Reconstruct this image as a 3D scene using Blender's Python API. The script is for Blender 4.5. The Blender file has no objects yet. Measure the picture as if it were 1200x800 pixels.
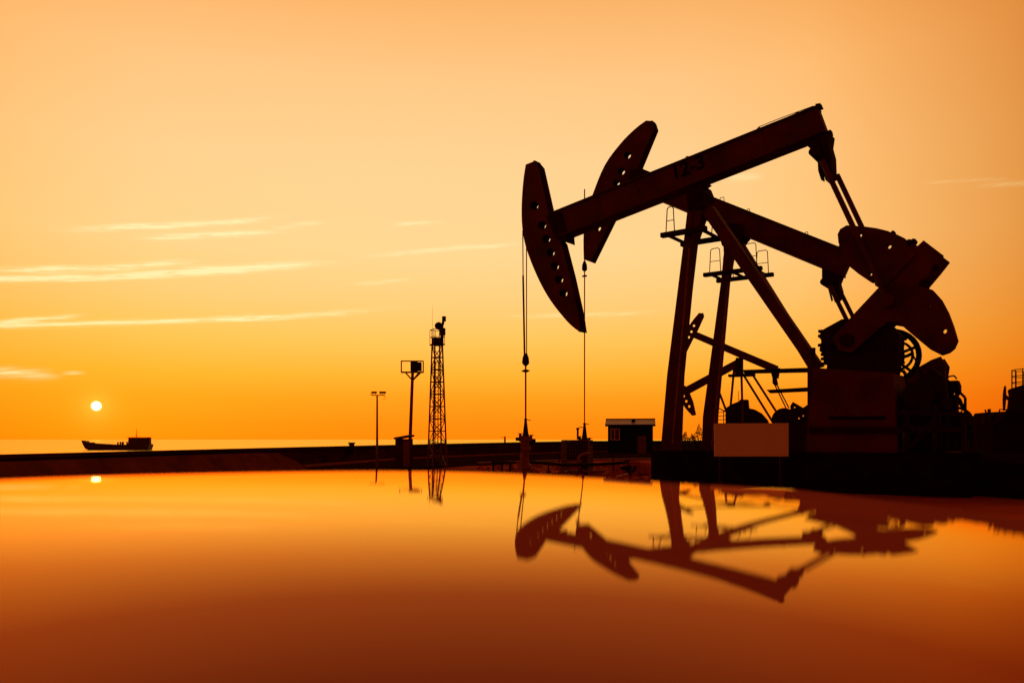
import bpy, bmesh, math, random
from mathutils import Vector
from mathutils.geometry import tessellate_polygon

random.seed(7)
S = bpy.context.scene
COL = S.collection
HC = 1.6            # eye height above the ground, metres
F = 933.0           # focal length in photo pixels (28 mm on a 36 mm wide sensor)
HY = 514.7          # photo row of the horizon

# ------------------------------------------------------------------ camera
cd = bpy.data.cameras.new('camera')
cam = bpy.data.objects.new('camera', cd)
COL.objects.link(cam)
cam.location = (0, 0, HC)
cam.rotation_euler = (math.radians(90), 0, 0)
cd.lens = 28.0
cd.sensor_width = 36.0
cd.shift_y = (HY - 400) / 1200
cd.clip_start = 0.02
cd.clip_end = 60000
cd.dof.use_dof = True
cd.dof.focus_distance = 30.0
cd.dof.aperture_fstop = 3.4
S.camera = cam

# ------------------------------------------------------------------ light
SUN_AZ = math.atan((113 - 600) / F)
SUN_EL = math.atan((HY - 475.5) / math.hypot(113 - 600, F))
sun_dir = Vector((math.sin(SUN_AZ) * math.cos(SUN_EL), math.cos(SUN_AZ) * math.cos(SUN_EL), math.sin(SUN_EL)))
sl = bpy.data.lights.new('sun', 'SUN')
sl.energy = 0.001
sl.angle = math.radians(0.53)
sl.color = (1.0, 0.50, 0.14)
so = bpy.data.objects.new('sun', sl)
COL.objects.link(so)
so.location = (-20, 30, 20)
so.rotation_euler = (-sun_dir).to_track_quat('-Z', 'Y').to_euler()

S.view_settings.view_transform = 'Standard'
S.view_settings.look = 'None'
S.view_settings.exposure = 0.0
S.view_settings.gamma = 1.0
S.view_settings.use_curve_mapping = False


def lin(c):
    return tuple((x / 255 / 12.92) if x / 255 <= 0.04045 else ((x / 255 + 0.055) / 1.055) ** 2.4 for x in c) + (1.0,)


W = bpy.data.worlds.new("World")
S.world = W
W.use_nodes = True
wt = W.node_tree
wt.nodes.clear()


class NT:
    """small helper for node trees"""
    def __init__(self, tree):
        self.t = tree

    def n(self, typ, **kw):
        nd = self.t.nodes.new(typ)
        for k, v in kw.items():
            setattr(nd, k, v)
        return nd

    def l(self, a, b):
        self.t.links.new(a, b)

    def m(self, op, a, b=None, c=None):
        nd = self.t.nodes.new('ShaderNodeMath')
        nd.operation = op
        for i, v in enumerate((a, b, c)):
            if v is None:
                continue
            if isinstance(v, (int, float)):
                nd.inputs[i].default_value = v
            else:
                self.l(v, nd.inputs[i])
        return nd.outputs[0]

    def ramp(self, fac, stops, interp='LINEAR'):
        nd = self.t.nodes.new('ShaderNodeValToRGB')
        cr = nd.color_ramp
        cr.interpolation = interp
        while len(cr.elements) < len(stops):
            cr.elements.new(0.5)
        for e, (p, c) in zip(cr.elements, stops):
            e.position = p
            e.color = c if len(c) == 4 else tuple(c) + (1.0,)
        self.l(fac, nd.inputs[0])
        return nd.outputs[0]

    def mix(self, fac, a, b, blend='MIX'):
        nd = self.t.nodes.new('ShaderNodeMix')
        nd.data_type = 'RGBA'
        nd.blend_type = blend
        for s, v in ((nd.inputs['Factor'], fac), (nd.inputs[6], a), (nd.inputs[7], b)):
            if isinstance(v, (int, float)):
                s.default_value = v
            elif isinstance(v, tuple):
                s.default_value = v if len(v) == 4 else v + (1.0,)
            else:
                self.l(v, s)
        return nd.outputs[2]


w = NT(wt)
tc = w.n('ShaderNodeTexCoord')
sx = w.n('ShaderNodeSeparateXYZ')
w.l(tc.outputs['Generated'], sx.inputs[0])
X, Y, Z = sx.outputs
hor = w.m('SQRT', w.m('ADD', w.m('MULTIPLY', X, X), w.m('MULTIPLY', Y, Y)))
az = w.m('ARCTAN2', X, Y)
el = w.m('ARCSINE', Z)
# colour by height above the horizon
zc = w.m('MAXIMUM', Z, 0.0)
sky = w.ramp(zc, [(0.0, lin((255, 134, 10))), (0.02, lin((255, 139, 16))), (0.05, lin((255, 155, 28))),
                  (0.08, lin((255, 177, 50))), (0.122, lin((255, 196, 90))), (0.17, lin((254, 206, 125))),
                  (0.225, lin((253, 214, 146))), (0.32, lin((253, 211, 148))), (0.407, lin((252, 201, 135))),
                  (0.483, lin((245, 180, 106))), (0.70, lin((220, 140, 72))), (1.0, lin((150, 80, 40)))])
# colour by bearing: brightest towards the sunset, dusk red behind
AZ0 = math.radians(-6)
c0 = w.m('DIVIDE', w.m('ADD', w.m('MULTIPLY', X, math.sin(AZ0)), w.m('MULTIPLY', Y, math.cos(AZ0))), w.m('MAXIMUM', hor, 0.02))
cm = w.m('MULTIPLY_ADD', c0, 0.5, 0.5)
tint = w.ramp(cm, [(0.0, (0.22, 0.050, 0.030)), (0.45, (0.28, 0.075, 0.04)), (0.68, (0.30, 0.12, 0.05)), (0.79, (0.36, 0.16, 0.065)),
                   (0.86, (0.45, 0.22, 0.085)), (0.893, (0.77, 0.49, 0.24)), (0.93, (0.92, 0.72, 0.50)), (0.948, (0.98, 0.86, 0.70)), (0.975, (1.0, 0.96, 0.92)), (1.0, (1.0, 1.0, 1.0))])
col = w.mix(1.0, sky, tint, 'MULTIPLY')
# long thin cirrus streaks
warp = w.n('ShaderNodeTexNoise')
warp.inputs['Scale'].default_value = 9.0
warp.inputs['Detail'].default_value = 3.0
cmb = w.n('ShaderNodeCombineXYZ')
w.l(w.m('MULTIPLY', az, 1.0), cmb.inputs[0])
w.l(w.m('MULTIPLY', el, 5.0), cmb.inputs[1])
w.l(cmb.outputs[0], warp.inputs['Vector'])
wig = w.m('MULTIPLY', w.m('SUBTRACT', warp.outputs['Fac'], 0.5), 0.008)
el2 = w.m('ADD', el, wig)
fine = w.n('ShaderNodeTexNoise')
fine.inputs['Scale'].default_value = 26.0
fine.inputs['Detail'].default_value = 6.0
fine.inputs['Roughness'].default_value = 0.65
cmb2 = w.n('ShaderNodeCombineXYZ')
w.l(w.m('MULTIPLY', az, 1.0), cmb2.inputs[0])
w.l(w.m('MULTIPLY_ADD', az, -1.6, w.m('MULTIPLY', el, 16.0)), cmb2.inputs[1])
w.l(cmb2.outputs[0], fine.inputs['Vector'])
tex = w.m('MINIMUM', w.m('MAXIMUM', w.m('MULTIPLY_ADD', fine.outputs['Fac'], 5.4, -1.80), 0.0), 1.7)
streaks = [(95, 270.5, 315, 257, 3.2, .95), (175, 279, 325, 272, 3.0, 1.0), (-90, 333, 375, 313, 3.9, 1.35), (-10, 318, 225, 309, 3.6, .85), (200, 318, 372, 308, 3.5, .6),
           (-80, 387, 445, 367, 3.0, 1.0), (-20, 379, 95, 370, 2.8, .8), (-20, 436, 66, 439, 6, .62), (73, 436, 99, 435, 1.6, .8),
           (440, 299, 605, 286, 2.6, .6), (462, 262.5, 518, 261, 2.6, .42), (842, 208, 893, 207, 4.5, .36), (1085, 214, 1175, 210, 2, .17),
           (600, 371, 765, 367, 2.6, .38), (1145, 219, 1225, 212, 3.0, .2), (412, 333, 482, 328, 2.2, .36), (318, 266, 384, 261, 2.6, .32)]


def azel(px, py):
    r_ = math.hypot(px - 600, F)
    return math.atan((px - 600) / F), math.atan((HY - py) / r_), r_


tot = None
for px0, py0, px1, py1, hh, k in streaks:
    aa, ea, _ = azel(px0, py0)
    ab, eb, _ = azel(px1, py1)
    a0, e0, r = azel((px0 + px1) / 2, (py0 + py1) / 2)
    sl_ = -(eb - ea) / (ab - aa)
    wa = (ab - aa) / 2 * 0.9
    we = hh / r * 0.85
    da = w.m('SUBTRACT', az, a0)
    u = w.m('DIVIDE', da, wa)
    v = w.m('DIVIDE', w.m('MULTIPLY_ADD', da, sl_, w.m('SUBTRACT', el2, e0)), we)
    d2 = w.m('ADD', w.m('MULTIPLY', w.m('MULTIPLY', u, u), w.m('MULTIPLY', u, u)), w.m('MULTIPLY', v, v))
    g = w.m('MULTIPLY', w.m('EXPONENT', w.m('MULTIPLY', d2, -0.9)), k)
    tot = g if tot is None else w.m('ADD', tot, g)
cl = w.m('MINIMUM', w.m('MULTIPLY', tot, tex), 0.92)
col = w.mix(cl, col, w.mix(0.75, w.mix(1.0, col, (1.06, 1.22, 1.4), 'MULTIPLY'), lin((255, 246, 186))))
# the disc of the sun
dp = w.n('ShaderNodeVectorMath', operation='DOT_PRODUCT')
w.l(tc.outputs['Generated'], dp.inputs[0])
dp.inputs[1].default_value = sun_dir
ang = w.m('ARCCOSINE', w.m('MINIMUM', dp.outputs['Value'], 1.0))
disc = w.n('ShaderNodeMapRange', interpolation_type='SMOOTHSTEP')
disc.inputs['From Min'].default_value = math.radians(0.335)
disc.inputs['From Max'].default_value = math.radians(0.255)
w.l(ang, disc.inputs['Value'])
glow = w.m('MULTIPLY', w.m('EXPONENT', w.m('MULTIPLY', ang, -22.0)), 0.25)
col = w.mix(glow, col, lin((255, 150, 8)))
glow2 = w.m('MULTIPLY', w.m('EXPONENT', w.m('MULTIPLY', ang, -95.0)), 0.75)
col = w.mix(glow2, col, lin((255, 205, 70)))
col = w.mix(disc.outputs[0], col, (2.6, 2.1, 1.05))
# physical sky underneath
ns = w.n('ShaderNodeTexSky', sky_type='NISHITA')
ns.sun_disc = False
ns.sun_elevation = SUN_EL
ns.sun_rotation = SUN_AZ
bg1 = w.n('ShaderNodeBackground')
w.l(w.mix(1.0, ns.outputs[0], (1.0, 0.12, 0.01), 'MULTIPLY'), bg1.inputs[0])
bg1.inputs[1].default_value = 0.05
bg2 = w.n('ShaderNodeBackground')
w.l(col, bg2.inputs[0])
bg2.inputs[1].default_value = 1.0
ad = w.n('ShaderNodeAddShader')
w.l(bg1.outputs[0], ad.inputs[0])
w.l(bg2.outputs[0], ad.inputs[1])
wo = w.n('ShaderNodeOutputWorld')
w.l(ad.outputs[0], wo.inputs[0])


# ------------------------------------------------------------------ materials
def mat(name, c1, c2, scale=3.0, rough=0.7, bump=0.15, bscale=20.0, metal=0.0, detail=6.0, spec=0.5, stretch=None):
    m = bpy.data.materials.new(name)
    m.use_nodes = True
    t = NT(m.node_tree)
    b = m.node_tree.nodes['Principled BSDF']
    co = t.n('ShaderNodeTexCoord')
    vec = co.outputs['Object']
    if stretch:
        mp = t.n('ShaderNodeMapping')
        mp.inputs['Scale'].default_value = stretch
        t.l(vec, mp.inputs[0])
        vec = mp.outputs[0]
    no = t.n('ShaderNodeTexNoise')
    no.inputs['Scale'].default_value = scale
    no.inputs['Detail'].default_value = detail
    no.inputs['Roughness'].default_value = 0.62
    t.l(vec, no.inputs['Vector'])
    r = t.ramp(no.outputs['Fac'], [(0.32, c1), (0.68, c2)])
    t.l(r, b.inputs['Base Color'])
    b.inputs['Roughness'].default_value = rough
    b.inputs['Metallic'].default_value = metal
    b.inputs['Specular IOR Level'].default_value = spec
    if bump:
        n2 = t.n('ShaderNodeTexNoise')
        n2.inputs['Scale'].default_value = bscale
        n2.inputs['Detail'].default_value = 5.0
        t.l(vec, n2.inputs['Vector'])
        bp = t.n('ShaderNodeBump')
        bp.inputs['Strength'].default_value = bump
        bp.inputs['Distance'].default_value = 0.05
        t.l(n2.outputs['Fac'], bp.inputs['Height'])
        t.l(bp.outputs[0], b.inputs['Normal'])
    return m


M = {}
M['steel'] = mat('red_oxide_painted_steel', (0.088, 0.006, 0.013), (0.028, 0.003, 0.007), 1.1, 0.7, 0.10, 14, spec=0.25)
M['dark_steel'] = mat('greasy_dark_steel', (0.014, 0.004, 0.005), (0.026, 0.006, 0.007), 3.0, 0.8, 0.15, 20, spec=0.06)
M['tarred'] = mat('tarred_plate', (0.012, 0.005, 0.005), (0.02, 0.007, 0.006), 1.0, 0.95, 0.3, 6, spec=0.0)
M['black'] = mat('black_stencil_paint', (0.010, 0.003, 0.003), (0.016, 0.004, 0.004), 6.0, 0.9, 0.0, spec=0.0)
M['rope'] = mat('wire_rope', (0.05, 0.018, 0.012), (0.03, 0.012, 0.01), 20, 0.5, 0.0)
M['galv'] = mat('weathered_galvanised_steel', (0.16, 0.07, 0.05), (0.09, 0.035, 0.025), 5.0, 0.55, 0.05, 30)
M['concrete'] = mat('stained_concrete', (0.10, 0.055, 0.045), (0.045, 0.024, 0.02), 0.9, 0.9, 0.5, 9.0, spec=0.0)
M['foundation'] = mat('oil_stained_foundation', (0.016, 0.006, 0.006), (0.006, 0.003, 0.003), 1.6, 0.95, 0.5, 9.0, spec=0.0)
M['wall'] = mat('sea_wall_masonry', (0.060, 0.014, 0.016), (0.022, 0.006, 0.009), 0.55, 0.92, 0.6, 5.0, stretch=(1, 1, 2.2), spec=0.0)
M['bank'] = mat('rendered_bank', (0.170, 0.044, 0.030), (0.060, 0.015, 0.014), 0.7, 0.92, 0.6, 6.0, spec=0.0)
M['earth'] = mat('packed_earth', (0.42, 0.10, 0.045), (0.11, 0.026, 0.014), 0.22, 0.95, 0.8, 2.5, spec=0.0)
M['asphalt'] = mat('dark_asphalt', (0.030, 0.010, 0.010), (0.016, 0.006, 0.007), 0.5, 0.95, 0.4, 8, spec=0.0)
M['kerb'] = mat('pale_kerb_stone', (0.26, 0.085, 0.055), (0.16, 0.05, 0.035), 1.2, 0.9, 0.2, 8, spec=0.0)
M['plank'] = mat('bleached_timber', (0.45, 0.26, 0.16), (0.30, 0.16, 0.10), 4.0, 0.8, 0.2, 12, stretch=(1, 8, 8))
M['board'] = mat('blank_board_paint', (0.68, 0.66, 0.60), (0.64, 0.62, 0.56), 1.2, 0.8, 0.0)
M['navy'] = mat('dark_blue_cladding', (0.008, 0.010, 0.026), (0.013, 0.014, 0.032), 2.0, 0.8, 0.15, 8, spec=0.05)
M['roofing'] = mat('pale_metal_roofing', (0.34, 0.22, 0.17), (0.22, 0.14, 0.11), 1.0, 0.5, 0.1, 12)
M['gable'] = mat('red_brown_gable_paint', (0.16, 0.05, 0.035), (0.10, 0.03, 0.025), 2.0, 0.8, 0.1, 8)
M['frame'] = mat('pale_window_frame', (0.75, 0.62, 0.55), (0.68, 0.55, 0.48), 5.0, 0.6, 0.0)
M['glass'] = mat('dark_window_glass', (0.015, 0.012, 0.014), (0.02, 0.016, 0.018), 2.0, 0.12, 0.0)
M['hull'] = mat('ship_hull_paint', (0.03, 0.010, 0.012), (0.05, 0.014, 0.012), 0.4, 0.7, 0.1, 3)
M['rust_or_lit'] = mat('rusty_or_lit_paint', (0.30, 0.075, 0.03), (0.10, 0.03, 0.016), 5.0, 0.65, 0.3, 18)  # rusty pipes; also the painted-in light on post edges and first wellhead
M['leaf'] = mat('dark_scrub_leaves', (0.05, 0.045, 0.015), (0.03, 0.03, 0.01), 4.0, 0.8, 0.0)
M['lamp_glass'] = mat('unlit_lamp_glass', (0.20, 0.14, 0.10), (0.16, 0.11, 0.08), 3.0, 0.2, 0.0)

# glossy dark panel in the foreground
gm = bpy.data.materials.new('glossy_dark_red_lacquer')
gm.use_nodes = True
g = NT(gm.node_tree)
gm.node_tree.nodes.clear()
gco = g.n('ShaderNodeTexCoord')
gn2 = g.n('ShaderNodeTexNoise')
gn2.inputs['Scale'].default_value = 3.0
gn2.inputs['Detail'].default_value = 2.0
g.l(gco.outputs['Object'], gn2.inputs['Vector'])
gbp = g.n('ShaderNodeBump')
gbp.inputs['Strength'].default_value = 0.03
gbp.inputs['Distance'].default_value = 0.003
g.l(gn2.outputs['Fac'], gbp.inputs['Height'])
gno = g.n('ShaderNodeTexNoise')
gno.inputs['Scale'].default_value = 2.2
gno.inputs['Detail'].default_value = 5.0
g.l(gco.outputs['Object'], gno.inputs['Vector'])
gd = g.n('ShaderNodeBsdfDiffuse')
g.l(g.ramp(gno.outputs['Fac'], [(0.3, (0.29, 0.074, 0.060)), (0.7, (0.25, 0.064, 0.052))]), gd.inputs[0])
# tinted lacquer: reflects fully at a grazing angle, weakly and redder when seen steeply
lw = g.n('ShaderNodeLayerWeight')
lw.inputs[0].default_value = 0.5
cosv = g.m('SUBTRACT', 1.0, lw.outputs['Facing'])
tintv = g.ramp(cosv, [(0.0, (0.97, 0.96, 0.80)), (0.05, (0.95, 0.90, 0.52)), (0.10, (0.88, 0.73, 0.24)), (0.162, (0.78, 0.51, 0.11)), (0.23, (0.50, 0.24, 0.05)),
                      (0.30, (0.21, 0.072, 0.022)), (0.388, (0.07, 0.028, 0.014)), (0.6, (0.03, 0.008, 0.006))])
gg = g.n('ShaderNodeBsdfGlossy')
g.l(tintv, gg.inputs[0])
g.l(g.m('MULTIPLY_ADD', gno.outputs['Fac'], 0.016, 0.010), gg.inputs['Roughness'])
g.l(gbp.outputs[0], gg.inputs['Normal'])
ga = g.n('ShaderNodeAddShader')
g.l(gd.outputs[0], ga.inputs[0])
g.l(gg.outputs[0], ga.inputs[1])
go = g.n('ShaderNodeOutputMaterial')
g.l(ga.outputs[0], go.inputs[0])
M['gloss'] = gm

# sea
sm = bpy.data.materials.new('calm_sea_water')
sm.use_nodes = True
s = NT(sm.node_tree)
sm.node_tree.nodes.clear()
sb = s.n('ShaderNodeBsdfGlossy')
sb.inputs[0].default_value = (1.0, 0.86, 0.22, 1)
sb.inputs['Roughness'].default_value = 0.27
sout = s.n('ShaderNodeOutputMaterial')
s.l(sb.outputs[0], sout.inputs[0])
sco = s.n('ShaderNodeTexCoord')
smp = s.n('ShaderNodeMapping')
smp.inputs['Scale'].default_value = (0.25, 0.6, 1)
s.l(sco.outputs['Object'], smp.inputs[0])
sno = s.n('ShaderNodeTexNoise')
sno.inputs['Scale'].default_value = 1.0
sno.inputs['Detail'].default_value = 4.0
s.l(smp.outputs[0], sno.inputs['Vector'])
sbp = s.n('ShaderNodeBump')
sbp.inputs['Strength'].default_value = 0.3
sbp.inputs['Distance'].default_value = 0.08
s.l(sno.outputs['Fac'], sbp.inputs['Height'])
s.l(sbp.outputs[0], sb.inputs['Normal'])
M['sea'] = sm


# ------------------------------------------------------------------ mesh helpers
def obj(name, bm, m, parent=None, smooth=False):
    bmesh.ops.recalc_face_normals(bm, faces=bm.faces[:])
    me = bpy.data.meshes.new(name)
    if smooth:
        for f in bm.faces:
            f.smooth = True
    bm.to_mesh(me)
    bm.free()
    me.materials.append(m)
    o = bpy.data.objects.new(name, me)
    COL.objects.link(o)
    if parent:
        o.parent = parent
    return o


def thing(name, label, cat, loc=(0, 0, 0), rz=0.0, group=None):
    o = bpy.data.objects.new(name, None)
    COL.objects.link(o)
    o.location = loc
    o.rotation_euler = (0, 0, rz)
    o.empty_display_size = 0.3
    return tag(o, label, cat, group)


def tag(o, label, cat, group=None):
    o['label'] = label
    o['category'] = cat
    if group:
        o['group'] = group
    return o


def struct(name, bm, m, smooth=False):
    o = obj(name, bm, m, None, smooth)
    o['kind'] = 'structure'
    return o


def B():
    return bmesh.new()


def box(bm, c, d, rz=0.0, taper=1.0):
    cx, cy, cz = c
    dx, dy, dz = (q / 2 for q in d)
    cs, sn = math.cos(rz), math.sin(rz)
    vs = []
    for z, k in ((-dz, 1.0), (dz, taper)):
        for x, y in ((-dx, -dy), (dx, -dy), (dx, dy), (-dx, dy)):
            x *= k
            y *= k
            vs.append(bm.verts.new((cx + x * cs - y * sn, cy + x * sn + y * cs, cz + z)))
    for f in ((0, 1, 2, 3), (7, 6, 5, 4), (0, 4, 5, 1), (1, 5, 6, 2), (2, 6, 7, 3), (3, 7, 4, 0)):
        bm.faces.new([vs[i] for i in f])
    return bm


def tube(bm, p0, p1, r, n=8, r1=None):
    p0, p1 = Vector(p0), Vector(p1)
    r1 = r if r1 is None else r1
    ax = (p1 - p0)
    if ax.length < 1e-6:
        return bm
    ax.normalize()
    up = Vector((0, 0, 1)) if abs(ax.z) < 0.9 else Vector((1, 0, 0))
    a = ax.cross(up).normalized()
    b = ax.cross(a).normalized()
    c0, c1 = [], []
    for i in range(n):
        t = 2 * math.pi * i / n
        dv = a * math.cos(t) + b * math.sin(t)
        c0.append(bm.verts.new(p0 + dv * r))
        c1.append(bm.verts.new(p1 + dv * r1))
    for i in range(n):
        j = (i + 1) % n
        bm.faces.new((c0[i], c0[j], c1[j], c1[i]))
    bm.faces.new(c0[::-1])
    bm.faces.new(c1)
    return bm


def path(bm, pts, r, n=6):
    for a, b in zip(pts, pts[1:]):
        tube(bm, a, b, r, n)
    return bm


def plate(bm, loop, holes, y0, y1):
    """outline (u,z) with holes, extruded between y0 and y1"""
    loops = [loop] + list(holes)
    tri = tessellate_polygon([[Vector((p[0], p[1], 0)) for p in lp] for lp in loops])
    flat = [p for lp in loops for p in lp]
    A = [bm.verts.new((p[0], y0, p[1])) for p in flat]
    Bv = [bm.verts.new((p[0], y1, p[1])) for p in flat]
    for t in tri:
        try:
            bm.faces.new([A[i] for i in t])
            bm.faces.new([Bv[i] for i in reversed(t)])
        except ValueError:
            pass
    k = 0
    for lp in loops:
        n = len(lp)
        for i in range(n):
            j = (i + 1) % n
            bm.faces.new((A[k + i], A[k + j], Bv[k + j], Bv[k + i]))
        k += n
    return bm


def world(px, py, D):
    return Vector(((px - 600) / F * D, D, HC + (HY - py) / F * D))


class Plane:
    """upright plane through a point; converts photo measurements to real metres in the machine's own frame"""
    def __init__(self, px, D, th):
        self.th = math.radians(th)
        self.O = Vector(((px - 600) / F * D, D, 0))
        self.a = Vector((math.cos(self.th), -math.sin(self.th), 0))
        self.n = Vector((-math.sin(self.th), -math.cos(self.th), 0))

    def L(self, px, py, wd=0.0):
        d = Vector(((px - 600) / F, 1, (HY - py) / F))
        t = (wd + self.O.dot(self.n)) / d.dot(self.n)
        p = d * t
        q = p - self.O
        return Vector((q.dot(self.a), -wd, HC + p.z))

    def W(self, px, py, wd=0.0):
        v = self.L(px, py, wd)
        return self.O + self.a * v.x - self.n * v.y * 1.0 + Vector((0, 0, v.z))

    def poly(self, bm, pts, wd, thick, holes=(), hr=5.0, seg=12):
        lp = [self.L(x, y, wd) for x, y in pts]
        hs = []
        for h in holes:
            hx, hy = h[0], h[1]
            r = h[2] if len(h) > 2 else hr
            hs.append([self.L(hx + r * math.cos(2 * math.pi * i / seg), hy + r * math.sin(2 * math.pi * i / seg), wd) for i in range(seg)])
        return plate(bm, [(p.x, p.z) for p in lp], [[(p.x, p.z) for p in h] for h in hs], -wd, -wd + thick)

    def root(self, name, label, cat, group=None):
        return thing(name, label, cat, self.O, -self.th, group)


def smooth_loop(pts, k=3):
    """Catmull-Rom through an open list of points"""
    out = []
    for i in range(len(pts) - 1):
        p0 = pts[max(i - 1, 0)]
        p1, p2 = pts[i], pts[i + 1]
        p3 = pts[min(i + 2, len(pts) - 1)]
        for j in range(k):
            t = j / k
            out.append(tuple(0.5 * (2 * p1[c] + (p2[c] - p0[c]) * t + (2 * p0[c] - 5 * p1[c] + 4 * p2[c] - p3[c]) * t * t
                                    + (3 * p1[c] - p0[c] - 3 * p2[c] + p3[c]) * t ** 3) for c in (0, 1)))
    out.append(pts[-1])
    return out


# ------------------------------------------------------------------ ground, sea
WL = [(-23.3, -30, 1.10), (-19.7, 0, 1.10), (-16.1, 25, 1.10), (-12.2, 42, 1.15), (-8.9, 60, 1.17), (-5.0, 70, 1.22), (0.0, 81, 1.29), (9.1, 95, 1.40),
      (14, 100, 1.42), (30, 112, 1.45), (70, 132, 1.45), (160, 165, 1.45), (420, 240, 1.45), (1200, 420, 1.45)]   # sea wall foot and crest height


def spline(pts, k=6):
    out = []
    for i in range(len(pts) - 1):
        p0, p1, p2, p3 = pts[max(i - 1, 0)], pts[i], pts[i + 1], pts[min(i + 2, len(pts) - 1)]
        for j in range(k):
            t = j / k
            out.append(tuple(0.5 * (2 * p1[c] + (p2[c] - p0[c]) * t + (2 * p0[c] - 5 * p1[c] + 4 * p2[c] - p3[c]) * t * t
                                    + (3 * p1[c] - p0[c] - 3 * p2[c] + p3[c]) * t ** 3) for c in range(3)))
    out.append(pts[-1])
    return out


WS = spline(WL)


def wall_pt(px):                     # foot of the wall seen in photo column px
    for a, b in zip(WS, WS[1:]):
        if b[1] > 5 and a[1] > 5:
            pa_, pb_ = 600 + F * a[0] / a[1], 600 + F * b[0] / b[1]
            if pa_ <= px <= pb_:
                t = (px - pa_) / (pb_ - pa_)
                return tuple(a[c] + (b[c] - a[c]) * t for c in range(3))


def side(i):
    a, b = Vector(WS[max(i - 1, 0)][:2]), Vector(WS[min(i + 1, len(WS) - 1)][:2])
    t = (b - a).normalized()
    return Vector((t.y, -t.x))       # towards the land


def sweep(bm, rows_):
    v = [[bm.verts.new(p) for p in r_] for r_ in rows_]
    n_ = len(v[0])
    for a, b in zip(v, v[1:]):
        for j in range(n_):
            bm.faces.new((a[j], a[(j + 1) % n_], b[(j + 1) % n_], b[j]))
    bm.faces.new(v[0])
    bm.faces.new(v[-1][::-1])


# flat ground: from the wall foot inland, to the horizon on the right
bm = B()
steps = [-0.4, 0.8, 2, 4, 7, 11, 16, 22, 30, 42, 60, 90, 140, 240, 500, 1500]
cols = []
for i, p in enumerate(WS):
    rr_ = []
    for d_ in steps:
        x, y = p[0] + d_, p[1] - d_ * 0.55
        rr_.append(bm.verts.new((x, max(y, -120 - i * .01), random.uniform(-.05, .05) if 3 < d_ < 80 and 20 < y < 200 else 0.0)))
    cols.append(rr_)
for a, b in zip(cols, cols[1:]):
    for j in range(len(steps) - 1):
        if (a[j].co - b[j].co).length > 1e-4:
            bm.faces.new((a[j], a[j + 1], b[j + 1], b[j]))
last = cols[-1]
far = [bm.verts.new((v.co.x + 12000, v.co.y + 2500, 0)) for v in last]
for j in range(len(steps) - 1):
    bm.faces.new((last[j], last[j + 1], far[j + 1], far[j]))
near = cols[0]
back = [bm.verts.new((v.co.x, v.co.y - 120, 0)) for v in near]
for j in range(len(steps) - 1):
    bm.faces.new((near[j], near[j + 1], back[j + 1], back[j]))
struct('ground', bm, M['earth'], True)

bm = B()
vs = [bm.verts.new(p) for p in ((-40000, -400, HC - 4), (40000, -400, HC - 4), (40000, 45000, HC - 4), (-40000, 45000, HC - 4))]
bm.faces.new(vs)
struct('sea', bm, M['sea'])

# service road and kerb along the foot of the wall
i0, i1 = 12, 66
bm = B()
ra, rb_ = [], []
for i in range(i0, i1):
    sd = side(i)
    q = Vector(WS[i][:2])
    wd_ = 5.0 + 15.0 * max(0.0, min(1.0, (WS[i][1] - 38) / 45))
    ra.append(bm.verts.new((q.x + sd.x * .55, q.y + sd.y * .55, 0.065)))
    rb_.append(bm.verts.new((q.x + sd.x * wd_, q.y + sd.y * wd_, 0.065)))
for i in range(len(ra) - 1):
    bm.faces.new((ra[i], rb_[i], rb_[i + 1], ra[i + 1]))
struct('road', bm, M['asphalt'])
bm = B()
rows_ = []
for i in range(i0, i1):
    sd = side(i)
    q = Vector(WS[i][:2])
    rows_.append([(q.x + sd.x * d_, q.y + sd.y * d_, z) for d_, z in ((.1, -.1), (.1, .19), (.5, .19), (.54, .15), (.54, -.1))])
sweep(bm, rows_)
struct('kerb', bm, M['kerb'])

# ------------------------------------------------------------------ sea wall
bm = B()
rows_ = []
for i, p in enumerate(WS):
    sd = side(i)
    q = Vector(p[:2])
    rows_.append([(q.x + sd.x * d_, q.y + sd.y * d_, z) for d_, z in ((-1.3, -2.6), (-1.3, p[2]), (0.05, p[2]), (0.05, p[2] - .12), (-0.06, p[2] - .14), (0.09, -0.1))])
sweep(bm, rows_)
tag(obj('sea_wall', bm, M['wall']), 'long dark sea wall running out between the flat ground and the orange sea', 'sea wall')

bm = B()
rows_ = []
xe, ye_, _z = wall_pt(322)
for i, p in enumerate(WS):
    if p[1] > ye_ - .5:
        break
    sd = side(i)
    q = Vector(p[:2])
    rows_.append([(q.x + sd.x * d_, q.y + sd.y * d_, z) for d_, z in ((.10, -.1), (.10, p[2] - .2), (.22, p[2] - .2), (1.5, -.1))])
sd = side(i)
rows_.append([(xe + sd.x * d_, ye_ + sd.y * d_, z) for d_, z in ((.10, -.1), (.10, .9), (.22, .9), (1.5, -.1))])
rows_.append([(xe + sd.x * d_ + .25, ye_ + 1.9 + sd.y * d_, z) for d_, z in ((.10, -.1), (.10, -.06), (.22, -.06), (1.5, -.1))])
sweep(bm, rows_)
tag(obj('wall_apron', bm, M['bank']), 'sloping apron against the near stretch of the sea wall, ending in a slanted edge', 'wall apron')

# ------------------------------------------------------------------ glossy panel in the foreground
tab_de = [(38, 8), (43, 20), (51, 42), (72, 127), (94, 207), (118, 276), (140, 329), (151, 362), (165, 392), (185, 424), (230, 475), (290, 528), (400, 620), (700, 860), (1500, 1500)]


def interp(tab, x):
    if x <= tab[0][0]:
        a, b = tab[0], tab[1]
    elif x >= tab[-1][0]:
        a, b = tab[-2], tab[-1]
    else:
        for a, b in zip(tab, tab[1:]):
            if a[0] <= x <= b[0]:
                break
    return a[1] + (b[1] - a[1]) * (x - a[0]) / (b[0] - a[0])


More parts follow.
